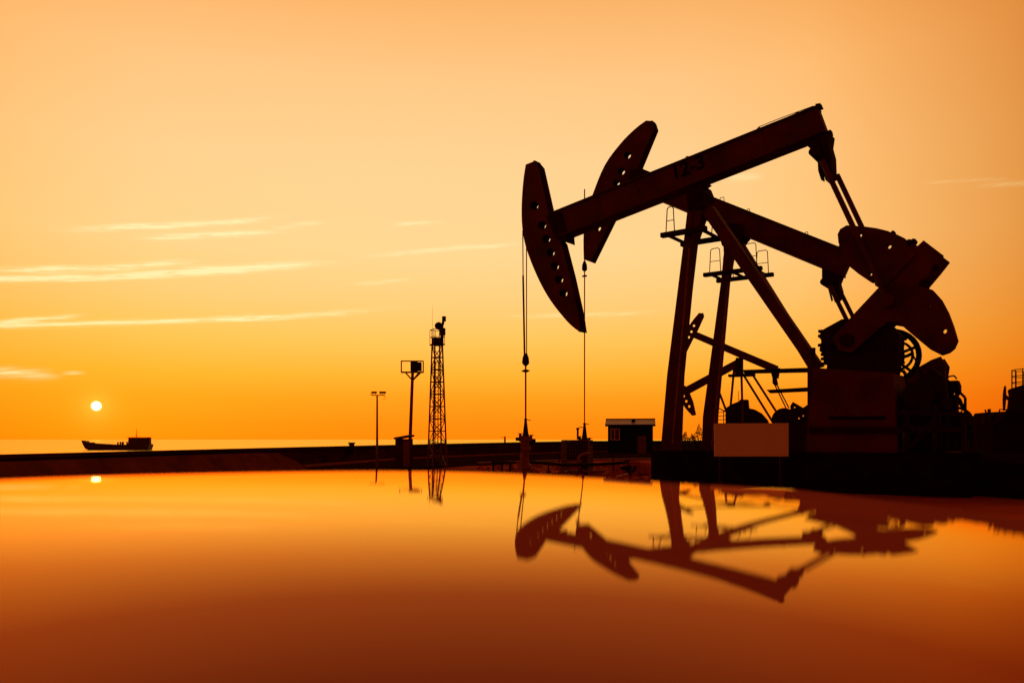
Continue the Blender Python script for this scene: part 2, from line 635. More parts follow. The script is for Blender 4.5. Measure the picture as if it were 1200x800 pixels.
def sl_of(d):                        # slope of the panel where it is seen d px under the horizon
    tot_ = 0
    for k in (-0.06, -0.03, 0, 0.03, 0.06):
        dd = d * (1 + k)
        tot_ += math.tan((math.atan(interp(tab_de, dd) / F) - math.atan(dd / F)) / 2)
    return tot_ / 5


YE = 1.25
prof = []                            # (y, z relative to the eye), marching towards the viewer
y, d = YE, 39.0
while y > 0.16 and d < 1200:
    prof.append((y, -d / F * y))
    step = 0.5
    y *= math.exp(-(step / F) / (sl_of(d) + d / F))
    d += step
prof.reverse()
YN, ZN = prof[0]
SN = (prof[4][1] - prof[0][1]) / (prof[4][0] - prof[0][0])
YF, ZF = prof[-1]
SF = (prof[-1][1] - prof[-6][1]) / (prof[-1][0] - prof[-6][0])
CF = (SF - (prof[-40][1] - prof[-45][1]) / (prof[-40][0] - prof[-45][0])) / (prof[-3][0] - prof[-42][0])


def zprof(y):
    if y <= YN:
        return ZN + SN * (y - YN) * (1 if y > 0 else 1) - 0.0
    if y >= YF:
        return ZF + SF * (y - YF) + 0.5 * CF * (y - YF) ** 2
    lo, hi = 0, len(prof) - 1
    while hi - lo > 1:
        m_ = (lo + hi) // 2
        if prof[m_][0] <= y:
            lo = m_
        else:
            hi = m_
    a, b = prof[lo], prof[hi]
    return a[1] + (b[1] - a[1]) * (y - a[0]) / (b[0] - a[0])


ROLL = 0.024


def gx(x):
    wd = 0.10
    f = lambda q: ROLL * wd * math.log1p(math.exp(max(min((q + 0.16) / wd, 40), -40)))
    return f(x) - f(0) + (0.11 * (x - 0.06) ** 2 if x > 0.06 else 0.0)


def zpanel(x, y):
    return zprof(y) - gx(x)


edge_tab = [(-500, 590), (0, 562), (100, 558.8), (200, 556.2), (340, 553), (450, 551.8), (550, 553), (600, 555), (660, 558), (760, 564.5), (850, 569.5), (950, 575), (1050, 580), (1200, 586), (1700, 604)]


def yedge(x):
    y = 0.32
    while y < 2.4:
        px = 600 + F * x / y
        if HY - F * zpanel(x, y) / y <= interp(edge_tab, px):
            return y
        y += 0.002
    return y


NX, NY = 150, 90
xsP = [-1.5 + 3.0 * i / NX for i in range(NX + 1)]
ye = [yedge(x) for x in xsP]
for _ in range(10):                   # an even, workshop-made curve
    ye = [ye[0]] + [(ye[i - 1] + 2 * ye[i] + ye[i + 1]) / 4 for i in range(1, NX)] + [ye[-1]]
bm = B()
rows = []
YB = -0.55
for i, x in enumerate(xsP):
    c = []
    for j in range(NY + 1):
        t = j / NY
        y = YB + (ye[i] - YB) * (1 - (1 - t) ** 1.5)
        c.append(bm.verts.new((x, y, HC + zpanel(x, y))))
    # rolled front edge going down
    yy, zz = ye[i], HC + zpanel(x, ye[i])
    for q in range(1, 5):
        t = q / 4 * math.pi / 2
        c.append(bm.verts.new((x, yy + 0.010 * math.sin(t), zz - 0.004 * q * 0.3 - 0.010 * (1 - math.cos(t)))))
    c.append(bm.verts.new((x, yy + 0.012, zz - 0.16)))
    rows.append(c)
for a, b in zip(rows, rows[1:]):
    for j in range(len(a) - 1):
        bm.faces.new((a[j], b[j], b[j + 1], a[j + 1]))
# sides, back and underside
low = HC - 0.36
bot = []
for c in (rows[0], rows[-1]):
    pass
edge_loop = [rows[i][-1] for i in range(NX + 1)] + [rows[-1][j] for j in range(len(rows[-1]) - 2, -1, -1)] + [rows[i][0] for i in range(NX - 1, -1, -1)] + [rows[0][j] for j in range(1, len(rows[0]) - 1)]
lower = [bm.verts.new((v.co.x, v.co.y, low)) for v in edge_loop]
n = len(edge_loop)
for i in range(n):
    j = (i + 1) % n
    bm.faces.new((edge_loop[i], edge_loop[j], lower[j], lower[i]))
bm.faces.new(lower)
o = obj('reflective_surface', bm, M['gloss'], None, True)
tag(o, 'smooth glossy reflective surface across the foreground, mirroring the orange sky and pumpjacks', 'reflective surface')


# ------------------------------------------------------------------ pumpjacks
def text_mesh(name, body, size, m, parent, loc, ang):
    cu = bpy.data.curves.new(name, 'FONT')
    cu.body = body
    cu.size = size
    cu.align_x = 'CENTER'
    cu.align_y = 'CENTER'
    cu.extrude = 0.004
    cu.offset = 0.02
    tmp = bpy.data.objects.new(name, cu)
    COL.objects.link(tmp)
    dg = bpy.context.evaluated_depsgraph_get()
    me = bpy.data.meshes.new_from_object(tmp.evaluated_get(dg))
    bpy.data.objects.remove(tmp)
    me.name = name
    me.materials.clear()
    me.materials.append(m)
    o = bpy.data.objects.new(name, me)
    COL.objects.link(o)
    o.parent = parent
    o.location = loc
    o.rotation_euler = (math.radians(90), -ang, 0)
    return o


def ring(bm, c, R, r, nseg=28, n=6):
    pts = [Vector((c.x + R * math.cos(2 * math.pi * i / nseg), c.y, c.z + R * math.sin(2 * math.pi * i / nseg))) for i in range(nseg)]
    for i in range(nseg):
        tube(bm, pts[i], pts[(i + 1) % nseg], r, n)
    return bm


def disc_y(bm, c, R, y0, y1, n=24):
    tube(bm, (c.x, y0, c.z), (c.x, y1, c.z), R, n)
    return bm


def horsehead(P, root, left, right, holes, ws, hr, m=None):
    """two drilled cheek plates joined by a curved front plate and a few ribs; left = wrap side, top to bottom"""
    lf = smooth_loop(left, 4)
    pts = lf + list(reversed(right))
    bm = B()
    P.poly(bm, pts, ws, 0.035, holes, hr)
    P.poly(bm, pts, -ws + 0.035, 0.035)  # replaced below
    bm.free()
    bm = B()
    lp = [P.L(x, y, ws) for x, y in pts]
    hs = []
    for h in holes:
        hs.append([P.L(h[0] + hr * math.cos(2 * math.pi * i / 14), h[1] + hr * math.sin(2 * math.pi * i / 14), ws) for i in range(14)])
    l2 = [(p.x, p.z) for p in lp]
    h2 = [[(p.x, p.z) for p in q] for q in hs]
    plate(bm, l2, h2, -ws, -ws + 0.035)
    hd = obj('horsehead', bm, M['steel'], root)
    bm = B()
    plate(bm, l2, h2, ws - 0.035, ws)
    obj('cheek_plate', bm, M['steel'], hd)
    bm = B()
    nl = len(lf)
    for i in range(nl - 1):
        a, b = lp[i], lp[i + 1]
        t = (b - a).normalized()
        nrm = Vector((t.z, 0, -t.x))
        if nrm.x < 0:
            nrm = -nrm
        q = [a + nrm * 0.004, b + nrm * 0.004, b + nrm * 0.05, a + nrm * 0.05]
        v0 = [bm.verts.new((p.x, -ws + 0.036, p.z)) for p in q]
        v1 = [bm.verts.new((p.x, ws - 0.036, p.z)) for p in q]
        for k in range(4):
            bm.faces.new((v0[k], v0[(k + 1) % 4], v1[(k + 1) % 4], v1[k]))
    obj('wrap_plate', bm, M['dark_steel'], hd)
    nr = len(right)
    for f in (0.02, 0.98):
        k = f * (nr - 1)
        i = min(int(k), nr - 2)
        a, b = P.L(*right[i], ws), P.L(*right[i + 1], ws)
        p = a.lerp(b, k - i)
        bm = B()
        box(bm, (p.x - 0.06, 0, p.z), (0.08, 2 * ws - 0.075, 0.14))
        obj('rib', bm, M['dark_steel'], hd)
    return hd


def ibeam(P, root, tl, tr, br, bl, wd, fl, name='walking_beam'):
    bm = B()
    P.poly(bm, [tl, tr, br, bl], wd, 2 * wd)
    # flanges along top and bottom edges
    for (p, q), s_, fw, ft in (((tl, tr), 1, fl * 0.85, 0.045), ((bl, br), -1, fl, 0.06)):
        a, b = P.L(*p, wd), P.L(*q, wd)
        t = (b - a).normalized()
        up = Vector((-t.z, 0, t.x)) * s_
        o0 = up * 0.002
        o1 = up * ft
        v = []
        for y in (-fw, fw):
            for c in (a + o0, b + o0, b + o1, a + o1):
                v.append(bm.verts.new((c.x, y, c.z)))
        for f in ((0, 1, 2, 3), (7, 6, 5, 4), (0, 4, 5, 1), (1, 5, 6, 2), (2, 6, 7, 3), (3, 7, 4, 0)):
            bm.faces.new([v[i] for i in f])
    # web stiffeners
    for k in (0.2, 0.36, 0.64, 0.82):
        a, b = P.L(*tl, wd).lerp(P.L(*tr, wd), k), P.L(*bl, wd).lerp(P.L(*br, wd), k)
        tube(bm, (a.x, -wd, a.z), (b.x, -wd, b.z), 0.03, 4)
    return obj(name, bm, M['steel'], root)


def lug(bm, P, px, py, wd, w_=0.12, h=0.10, r=0.014):
    c = P.L(px, py, wd)
    path(bm, [c + Vector((-w_ / 2, 0, -0.05)), c + Vector((-w_ / 2.6, 0, h)), c + Vector((w_ / 2.6, 0, h)), c + Vector((w_ / 2, 0, -0.05))], r)


GJ = 'pumpjacks of the oil field'

# ---------------- the large pumpjack in front
P = Plane(805, 28.0, 37)
J1 = P.root('pumpjack', 'largest pumpjack, in front, its long beam marked 12-3 tilted up to the right', 'pumpjack', GJ)
hd = horsehead(P, J1,
               [(616, 193), (613.2, 212), (611.3, 240), (612, 267), (617, 292), (630, 325), (645, 352), (664, 376), (675, 386)],
               [(626, 189), (630, 194), (641, 243), (648, 272), (657, 284), (667, 323), (677, 368), (680, 389)],
               [(626, 241), (635, 264), (640, 280), (645, 296), (650, 312), (655, 327.5), (660, 343.5)], 0.245, 4.9)
bm = B()
P.poly(bm, [(640, 253), (656, 249.5), (663, 272), (664, 284), (652, 280)], 0.30, 0.60)
obj('head_bracket', bm, M['dark_steel'], hd)
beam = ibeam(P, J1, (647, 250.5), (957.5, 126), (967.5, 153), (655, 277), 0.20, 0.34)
for nm_, pp in (('lifting_lug', (805, 187)), ('lifting_lug', (889, 153.5)), ('lifting_lug', (934, 135.5))):
    bm = B()
    lug(bm, P, pp[0], pp[1], 0.1)
    obj(nm_, bm, M['dark_steel'], beam)
bm = B()
path(bm, [P.L(889, 149, .1), P.L(915, 138.5, .1), P.L(953, 124.5, .1)], 0.012)
obj('safety_line', bm, M['rope'], beam)
bm = B()
P.poly(bm, [(955, 122), (961, 121), (963, 126), (957, 128)], 0.1, 0.2)
obj('end_bolt', bm, M['dark_steel'], beam)
bm = B()
P.poly(bm, [(965, 155), (973, 152), (974, 157), (971, 160), (968, 162)], 0.12, 0.24)
obj('end_bolt', bm, M['dark_steel'], beam)
pa, pb = P.L(700, 244, 0.2), P.L(900, 163, 0.2)
ang = math.atan2(pb.z - pa.z, pb.x - pa.x)
c = P.L(806, 197, 0.208)
text_mesh('lettering', '12-3', 0.70, M['black'], beam, c, ang)

bm = B()
P.poly(bm, [(806, 241), (823, 224), (823, 250), (811, 284), (804.5, 340), (795, 440), (792, 528), (774, 528), (781.5, 440), (794, 340), (801, 284)], 0.3, 0.5)
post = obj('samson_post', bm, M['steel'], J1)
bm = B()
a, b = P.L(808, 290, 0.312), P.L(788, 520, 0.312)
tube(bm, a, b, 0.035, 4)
obj('rim_light_strip', bm, M['rust_or_lit'], post)  # rim light down the post, put in as a paler strip
bm = B()
P.poly(bm, [(816, 240), (833, 240), (962.5, 428.5), (949, 432)], 0.22, 0.38)
obj('back_leg', bm, M['steel'], J1)
bm = B()
P.poly(bm, [(804, 226), (822, 216), (826, 226), (824, 243), (806, 246)], 0.42, 0.84)
P.poly(bm, [(818, 219), (829, 215), (833, 217), (829, 220), (824, 224)], 0.3, 0.1)
disc_y(bm, P.L(815, 231, 0.4), 0.16, -0.52, 0.52)
obj('saddle_bearing', bm, M['dark_steel'], J1)


def platform(P, root, near, far, wn, wf, rails, th=0.15):
    """ring of two long members and three cross members carrying a pipe rail"""
    bm = B()
    pts = []
    for (p, q), wd in ((near, wn), (far, wf)):
        a, b = P.L(*p, wd), P.L(*q, wd)
        zz = (a.z + b.z) / 2
        pts.append((a, b, zz))
    zz = (pts[0][2] + pts[1][2]) / 2
    u0 = (pts[0][0].x + pts[1][0].x) / 2
    u1 = (pts[0][1].x + pts[1][1].x) / 2
    for wd in (wn, wf):
        box(bm, ((u0 + u1) / 2, -wd, zz), (u1 - u0, 0.22, th))
    for k in (0.12, 0.5, 0.88):
        box(bm, (u0 + (u1 - u0) * k, -(wn + wf) / 2, zz), (0.10, wn - wf - 0.18, 0.08))
    o = obj('platform', bm, M['dark_steel'], root)
    h = rails
    r = 0.018
    for wd in (wn, wf):
        for a, b in ((0.10, 0.30), (0.70, 0.92)):
            bm = B()
            ua, ub = u0 + (u1 - u0) * a, u0 + (u1 - u0) * b
            path(bm, [(ua, -wd, zz), (ua + 0.05, -wd, zz + h - 0.06), (ua + 0.12, -wd, zz + h), (ub - 0.12, -wd, zz + h), (ub - 0.05, -wd, zz + h - 0.06), (ub, -wd, zz)], r)
            tube(bm, (ua + .02, -wd, zz + h * .5), (ub - .02, -wd, zz + h * .5), r * 0.8, 6)
            obj('railing', bm, M['dark_steel'], o)
    return o


platform(P, J1, ((783, 275), (835, 268)), ((791, 286.5), (842, 279.5)), 0.8, -0.8, 0.95)

# bridle, carrier and rod
zc_ = P.L(616, 421).z
ur = P.L(616, 430).x
for dy, pts in ((-0.10, [(612.6, 270), (612.8, 296), (613, 320)]), (0.10, [(616.9, 286), (617.0, 300), (617.0, 330)])):
    bm = B()
    pp = [P.L(x, y_, -dy) for x, y_ in pts]
    path(bm, pp + [Vector((ur, dy * 0.7, zc_))], 0.022)
    cb = obj('bridle_cable', bm, M['rope'], J1)
    if dy < 0:
        bm = B()
        a = P.L(612.4, 323, 0.1)
        tube(bm, Vector((pp[-1].x, dy, a.z)), Vector((ur, dy * 0.7, zc_)), 0.038, 6)
        obj('cable_clamp', bm, M['dark_steel'], cb)
bm = B()
a, b = P.L(616, 414), P.L(616, 428.5)
tube(bm, a, a.lerp(b, 0.35), 0.06, 8, 0.13)
tube(bm, a.lerp(b, 0.35), a.lerp(b, 0.8), 0.13, 8, 0.15)
tube(bm, a.lerp(b, 0.8), b, 0.15, 8, 0.06)
obj('carrier_bar', bm, M['dark_steel'], J1)
bm = B()
c = P.L(616, 434.5)
tube(bm, c - Vector((0, 0, .05)), c + Vector((0, 0, .05)), 0.10, 8)
box(bm, (c.x, 0, c.z), (0.34, 0.10, 0.05))
obj('rod_clamp', bm, M['dark_steel'], J1)
bm = B()
tube(bm, P.L(616, 426), P.L(616, 495), 0.035, 8)
obj('polished_rod', bm, M['galv'], J1)

# rear gear: equaliser, pitmans, cranks, weights, gearbox
def rear_gear(P, root, eq, eqc, pin, wp, arm, weights, wholes, gb_poly, gw, shaft):
    bm = B()
    for poly_, wd, th in eq:
        P.poly(bm, poly_, wd, th)
    c = P.L(*eqc, 0)
    tube(bm, (c.x, -wp - .12, c.z), (c.x, wp + .12, c.z), 0.13, 12)
    obj('equalizer', bm, M['dark_steel'], root)
    e = P.L(*eqc, wp)
    pn = P.L(*pin, wp)
    for s_ in (-1, 1):
        bm = B()
        tube(bm, (e.x, s_ * wp, e.z), (pn.x, s_ * wp, pn.z), 0.08, 8)
        tube(bm, (pn.x, s_ * wp - 0.12, pn.z), (pn.x, s_ * wp + 0.12, pn.z), 0.2, 12)
        obj('pitman_arm', bm, M['steel'], root)
    for s_ in (-1, 1):
        bm = B()
        l2 = [(q.x, q.z) for q in (P.L(x, y_, 0.62) for x, y_ in arm)]
        ya, yb = sorted((-s_ * 0.60, -s_ * 0.44))
        plate(bm, l2, [], ya, yb)
        ck = obj('crank_arm', bm, M['steel'], root)
        for wpoly, wh in zip(weights, wholes) if s_ == 1 else ():
            bm = B()
            l2 = [(q.x, q.z) for q in (P.L(x, y_, 0.62) for x, y_ in wpoly)]
            hs = [[(q.x, q.z) for q in (P.L(h[0] + h[2] * math.cos(i * math.pi / 5), h[1] + h[2] * math.sin(i * math.pi / 5), 0.62) for i in range(10))] for h in wh]
            ya, yb = sorted((-s_ * 0.68, -s_ * 0.40))
            plate(bm, l2, hs, ya, yb)
            obj('counterweight', bm, M['steel'], ck)
    bm = B()
    P.poly(bm, gb_poly, gw, 2 * gw)
    sh = P.L(*shaft, wp)
    tube(bm, (sh.x, -.72, sh.z), (sh.x, .72, sh.z), 0.2, 14)
    # split flange with bolts
    zs = [q for q in gb_poly]
    for k in range(9):
        q = P.L(gb_poly[0][0] + 2 + k * (max(p[0] for p in zs) - gb_poly[0][0]) / 9, shaft[1] + 9, gw)
        tube(bm, (q.x, -gw - .05, q.z - .12), (q.x, -gw - .05, q.z + .12), 0.045, 6)
    return obj('gearbox', bm, M['dark_steel'], root)


weightA = [(983, 285), (982, 275), (985, 269), (992.5, 264.5), (1014, 266), (1028, 268), (1040, 271), (1052, 275.5), (1061, 280), (1063, 287), (1074, 298), (1036, 337), (1027, 331), (1020, 330.5), (1006, 321), (995, 312)]
weightB = [(1083, 337), (1093, 340), (1103, 351), (1111, 366), (1117, 382), (1122, 399), (1118, 408), (1112, 413), (1103, 416), (1091, 410), (1074, 396), (1061, 385), (1048, 372), (1072, 336)]
armp = [(975, 396), (997.5, 370.6), (1028, 338), (1036, 334), (1066, 288), (1070, 285), (1075, 288), (1082, 281.5), (1105, 299), (1095, 312), (1080, 330), (1082, 336), (1074, 352), (1062, 380), (1040, 376), (997, 413), (982, 410)]
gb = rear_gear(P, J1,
               [([(944.6, 170), (958, 160), (972, 156), (970, 170), (957, 180)], 0.3, 0.6),
                ([(961, 166), (969, 163), (974, 181), (975, 206), (967, 211), (962, 190)], 0.28, 0.56),
                ([(957, 168), (960, 167), (965, 200), (966, 213), (962, 211), (958.5, 200)], 0.34, 0.05)],
               (963, 188), (1040, 352), 0.85, armp, [weightA, weightB],
               [[(1007.6, 276, 3.0), (1042, 289, 3.0), (1020.5, 321, 2.4)], [(1107, 388, 3.0), (1089, 358, 1.4)]],
               [(961, 390), (966, 385), (977, 379), (986, 374), (1010, 373), (1046, 384), (1054, 392), (1053, 412), (1048, 440), (968, 434), (969, 428), (965, 424), (964, 414), (960, 411), (961, 404), (963, 399), (960, 396)], 0.37, (990, 398))
bm = B()
P.poly(bm, [(951.5, 430.5), (1046, 437), (1048, 470), (1052, 524), (1052, 530), (943, 530), (947, 495), (951.5, 456)], 0.85, 1.7)
ped = obj('gearbox_pedestal', bm, M['steel'], J1)
bm = B()
P.poly(bm, [(971, 487.5), (1038, 487.5), (1038, 491.5), (971, 491.5)], 0.862, 0.03)
obj('access_slot', bm, M['black'], ped)
bm = B()
c = P.L(1044, 418, -0.95)
ring(bm, c, 0.82, 0.06)
ring(bm, c, 0.74, 0.035)
for k in range(6):
    t = k * math.pi / 3 + 0.35
    tube(bm, c, c + Vector((0.78 * math.cos(t), 0, 0.78 * math.sin(t))), 0.05, 6)
tube(bm, c - Vector((0, .12, 0)), c + Vector((0, .3, 0)), 0.16, 12)
obj('belt_pulley', bm, M['dark_steel'], J1)
bm = B()
a, b = P.L(1068, 412, -0.95), P.L(1088, 455, -0.95)
tube(bm, a, b, 0.025, 6)
obj('drive_belt', bm, M['black'], J1)
bm = B()
a, b = P.L(1056, 440, -0.95), P.L(1080, 470, -0.95)
tube(bm, a, b, 0.025, 6)
obj('drive_belt', bm, M['black'], J1)
bm = B()
c = P.L(1086, 466, -0.95)
tube(bm, (c.x, -0.55, c.z), (c.x, 0.9, c.z), 0.42, 16)
box(bm, (c.x, 0.2, c.z - 0.55), (0.8, 1.2, 0.5))
obj('electric_motor', bm, M['dark_steel'], J1)
bm = B()
P.poly(bm, [(948, 500), (1130, 500), (1132, 506), (948, 507)], 0.95, 0.16)
P.poly(bm, [(1052, 480), (1132, 483), (1132, 487), (1052, 486)], 0.95, 0.12)
for x in (1060, 1092, 1126):
    P.poly(bm, [(x, 486), (x + 5, 486), (x + 5, 529), (x, 529)], 0.95, 0.12)
P.poly(bm, [(1060, 528), (1066, 528), (1100, 488), (1094, 488)], 0.93, 0.08)
P.poly(bm, [(948, 508), (1130, 508), (1130, 529), (948, 529)], -0.7, 0.14)
obj('motor_skid', bm, M['dark_steel'], J1)
bm = B()
q0, q1 = P.L(766, 527, 1.1), P.L(1138, 527, 1.1)
zt = P.L(790, 527.5, 0.3).z
u0, u1 = q0.x, P.L(1136, 527, 1.1).x
box(bm, ((u0 + u1) / 2, 0, zt / 2 - 0.05), (u1 - u0, 2.6, zt + 0.1))
base1 = obj('foundation', bm, M['foundation'], J1)
bm = B()
c = P.L(950.5, 402, 0.4)
z0 = P.L(955, 432, 0.4).z
tube(bm, (c.x, -0.4, z0 - .2), (c.x + .03, -0.4, c.z - .3), 0.02)
tube(bm, (c.x + .14, -0.4, z0 - .2), (c.x + .07, -0.4, c.z - .3), 0.02)
box(bm, (c.x + .05, -0.4, c.z - .25), (0.13, 0.13, 0.2))
obj('oil_filler', bm, M['dark_steel'], J1)
# bolts, clamps and plates round the crank, gearbox and pulley
rq = random.Random(44)
for x, y_, r_ in ((1066, 285, .10), (1071, 283.5, .08), (1083, 333, .13), (1087, 330, .09), (1097, 314, .09), (1047, 273, .05), (987, 289, .08), (1030, 333, .10)):
    bm = B()
    q = P.L(x, y_, .5)
    tube(bm, q + Vector((0, -.12, 0)), q + Vector((0, .12, 0)), r_, 7)
    box(bm, (q.x, q.y - .13, q.z), (r_ * .9, .06, r_ * .9), .4)
    obj('clamp_bolt', bm, M['dark_steel'], J1)
for k in range(8):
    bm = B()
    y_ = 388 + k * 5.4
    q = P.L(962.5 + (k % 3) * 1.2 + k * .5, y_, .2)
    tube(bm, q + Vector((0.08, 0, 0)), q + Vector((-.09 - .05 * (k % 2), 0, 0)), .055, 6)
    obj('flange_bolt', bm, M['dark_steel'], gb)
bm = B()
for pts in ([(1046, 384), (1062, 398)], [(1048, 392), (1056, 404), (1049, 414)], [(1050, 420), (1063, 417), (1069, 414)], [(1048, 428), (1060, 424)], [(1046, 436), (1058, 434), (1062, 440)]):
    path(bm, [P.L(x, y_, -.75) for x, y_ in pts], .055, 6)
tube(bm, P.L(1050, 418, -.75), P.L(1050, 418, -1.05), .26, 12)
obj('brake_linkage', bm, M['dark_steel'], J1)
bm = B()
ring(bm, P.L(1052, 417, -.8), .42, .045, 20)
obj('brake_drum', bm, M['dark_steel'], J1)
for k in range(9):
    bm = B()
    x = 1056 + 9 * k
    a = P.L(x, 527, .6)
    b = P.L(x + rq.uniform(-5, 5), 478 + rq.uniform(-6, 24), .5)
    c_ = P.L(x + rq.uniform(6, 16), 486 + rq.uniform(-6, 16), .3)
    path(bm, [a, b, c_], rq.uniform(.03, .08), 6)
    box(bm, (b.x, b.y, b.z), (.26, .22, .3), rq.random())
    obj('pipework', bm, M['dark_steel'], J1)
bm = B()
P.poly(bm, [(1074, 446), (1092, 431), (1107, 442), (1110, 470), (1092, 480), (1074, 474)], .1, .3, [(1094, 452, 1.6), (1085, 463, 1.2)])
obj('belt_guard', bm, M['dark_steel'], J1)
P1 = P

# ---------------- the second pumpjack, behind it
P = Plane(848, 33.5, 35)
J2 = P.root('pumpjack', 'second pumpjack, just behind the largest, its beam sloping down to the right', 'pumpjack', GJ)
hd = horsehead(P, J2,
               [(757, 141.5), (744, 151.4), (727.5, 168), (708.5, 194), (694, 229), (687, 250), (683.8, 275), (684, 304)],
               [(764, 142), (766.5, 150), (748, 195), (733, 226), (718, 254), (692, 307)],
               [(735, 182), (728, 201), (722, 215), (716, 231), (709, 247), (700, 267)], 0.23, 4.2)
bm = B()
P.poly(bm, [(738, 199), (752, 197), (758, 201), (750, 222), (736, 228)], 0.31, 0.62)
obj('head_bracket', bm, M['dark_steel'], hd)
beam2 = ibeam(P, J2, (735, 192.5), (999, 297), (988, 322), (735, 218), 0.20, 0.32)
for pp in ((846, 237), (877, 249), (945, 276)):
    bm = B()
    lug(bm, P, pp[0], pp[1] - 1, 0.1, 0.2 if pp[0] == 846 else 0.12, 0.16 if pp[0] == 846 else 0.1)
    obj('lifting_lug', bm, M['dark_steel'], beam2)
bm = B()
P.poly(bm, [(846, 266), (866, 266), (866, 284), (857, 297), (851, 330), (837, 488), (836, 528), (822, 528), (823.5, 488), (845, 328), (848, 297)], 0.28, 0.48)
post = obj('samson_post', bm, M['steel'], J2)
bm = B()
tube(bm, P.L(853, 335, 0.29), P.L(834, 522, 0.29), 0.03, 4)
obj('rim_light_strip', bm, M['rust_or_lit'], post)  # paler strip stands in for rim light on this post
bm = B()
P.poly(bm, [(850, 272), (862, 272), (957, 424), (958, 528), (946, 528), (946, 430)], 0.2, 0.36)
obj('back_leg', bm, M['steel'], J2)
bm = B()
P.poly(bm, [(838, 262), (868, 262), (872, 276), (862, 288), (846, 288)], 0.4, 0.8)
P.poly(bm, [(864, 274), (872, 278), (876, 280), (872, 283), (866, 282)], 0.3, 0.1)
P.poly(bm, [(868, 292), (871, 295), (874, 302), (872, 304), (866, 297)], 0.3, 0.1)
obj('saddle_bearing', bm, M['dark_steel'], J2)
platform(P, J2, ((829, 321), (897, 313.5)), ((836, 328.5), (902, 324.5)), 0.75, -0.75, 1.05)
bm = B()
a, b = P.L(685, 306), P.L(685, 318)
tube(bm, a, a.lerp(b, .4), 0.05, 8, 0.12)
tube(bm, a.lerp(b, .4), a.lerp(b, .85), 0.12, 8, 0.13)
tube(bm, a.lerp(b, .85), b, 0.13, 8, 0.05)
obj('carrier_bar', bm, M['dark_steel'], J2)
bm = B()
c = P.L(685, 323.5)
box(bm, (c.x, 0, c.z), (0.20, 0.1, 0.07))
obj('rod_clamp', bm, M['dark_steel'], J2)
bm = B()
a, b = P.L(684.6, 222), P.L(685, 500)
tube(bm, (b.x, 0, a.z), b, 0.028, 8)
obj('polished_rod', bm, M['galv'], J2)
rear_gear(P, J2,
          [([(963, 312), (985, 322), (982, 330), (970, 333), (963, 328)], 0.3, 0.6),
           ([(971, 326), (981, 326), (985, 340), (984, 348), (978, 354), (973, 340)], 0.26, 0.52),
           ([(968, 330), (970.5, 330), (976, 352), (974, 353)], 0.34, 0.05)],
          (972.5, 335), (1036, 464), 0.9,
          [(1020, 492), (1060, 441), (1091, 421.5), (1102, 417.5), (1108, 427), (1106, 441), (1080, 470), (1034, 505)],
          [[(1050, 447), (1075, 431), (1091, 422), (1106, 428), (1109, 450), (1108, 478), (1090, 492), (1060, 494)]], [[]],
          [(1000, 452), (1050, 448), (1086, 452), (1092, 470), (1094, 500), (1000, 500)], 0.37, (1034, 484))
bm = B()
P.poly(bm, [(1000, 498), (1098, 498), (1100, 528), (998, 528)], 0.7, 1.4)
obj('gearbox_pedestal', bm, M['steel'], J2)
bm = B()
P.poly(bm, [(1096, 446), (1106, 441), (1112, 446), (1122, 445.5), (1124, 451), (1124, 459), (1121, 463), (1121, 486), (1096, 486)], 0.2, 0.7, [(1117, 461, 1.9), (1109, 468, 1.7), (1112, 476, 1.2)])
obj('electric_motor', bm, M['dark_steel'], J2)
bm = B()
path(bm, [P.L(1122, 455, .3), P.L(1126, 461, .3), P.L(1131, 466, .3), P.L(1131, 482, .3), P.L(1133, 500, .3)], 0.05)
path(bm, [P.L(1123, 470, .3), P.L(1128, 478, .3), P.L(1136, 484, .3), P.L(1139, 489, .3), P.L(1139, 527, .3)], 0.05)
path(bm, [P.L(1121, 477, .3), P.L(1131, 480, .3)], 0.05)
for x in (1110, 1117, 1124, 1131):
    tube(bm, P.L(x, 489, .3), P.L(x, 527, .3), 0.03, 6)
for y_ in (490, 497, 504):
    tube(bm, P.L(1100, y_, .3), P.L(1139, y_, .3), 0.035, 6)
obj('guard_rail', bm, M['dark_steel'], J2)
bm = B()
P.poly(bm, [(1096, 484), (1124, 482), (1136, 484), (1139, 492), (1139, 512), (1134, 515), (1125, 512), (1115, 515), (1096, 514)], -0.1, 0.5, [(1104, 490, 1.3), (1110, 485.5, 1.6), (1107, 500, 1.2)])
obj('belt_guard', bm, M['dark_steel'], J2)
for pts in ([(870, 433.2), (950, 430.6), (950, 436), (872, 437.5)], [(898, 456.6), (956, 453), (956, 458), (902, 460.5)]):
    bm = B()
    P.poly(bm, pts, -0.8, 0.2)
    obj('tie_beam', bm, M['dark_steel'], J2)
zt = P.L(830, 527.5, 0.3).z
u0, u1 = P.L(812, 527, 1.0).x, P.L(1140, 527, 1.0).x
bm = B()
box(bm, ((u0 + u1) / 2, 0, zt / 2 - 0.05), (u1 - u0, 2.3, zt + 0.1))
obj('foundation', bm, M['foundation'], J2)
P2 = P

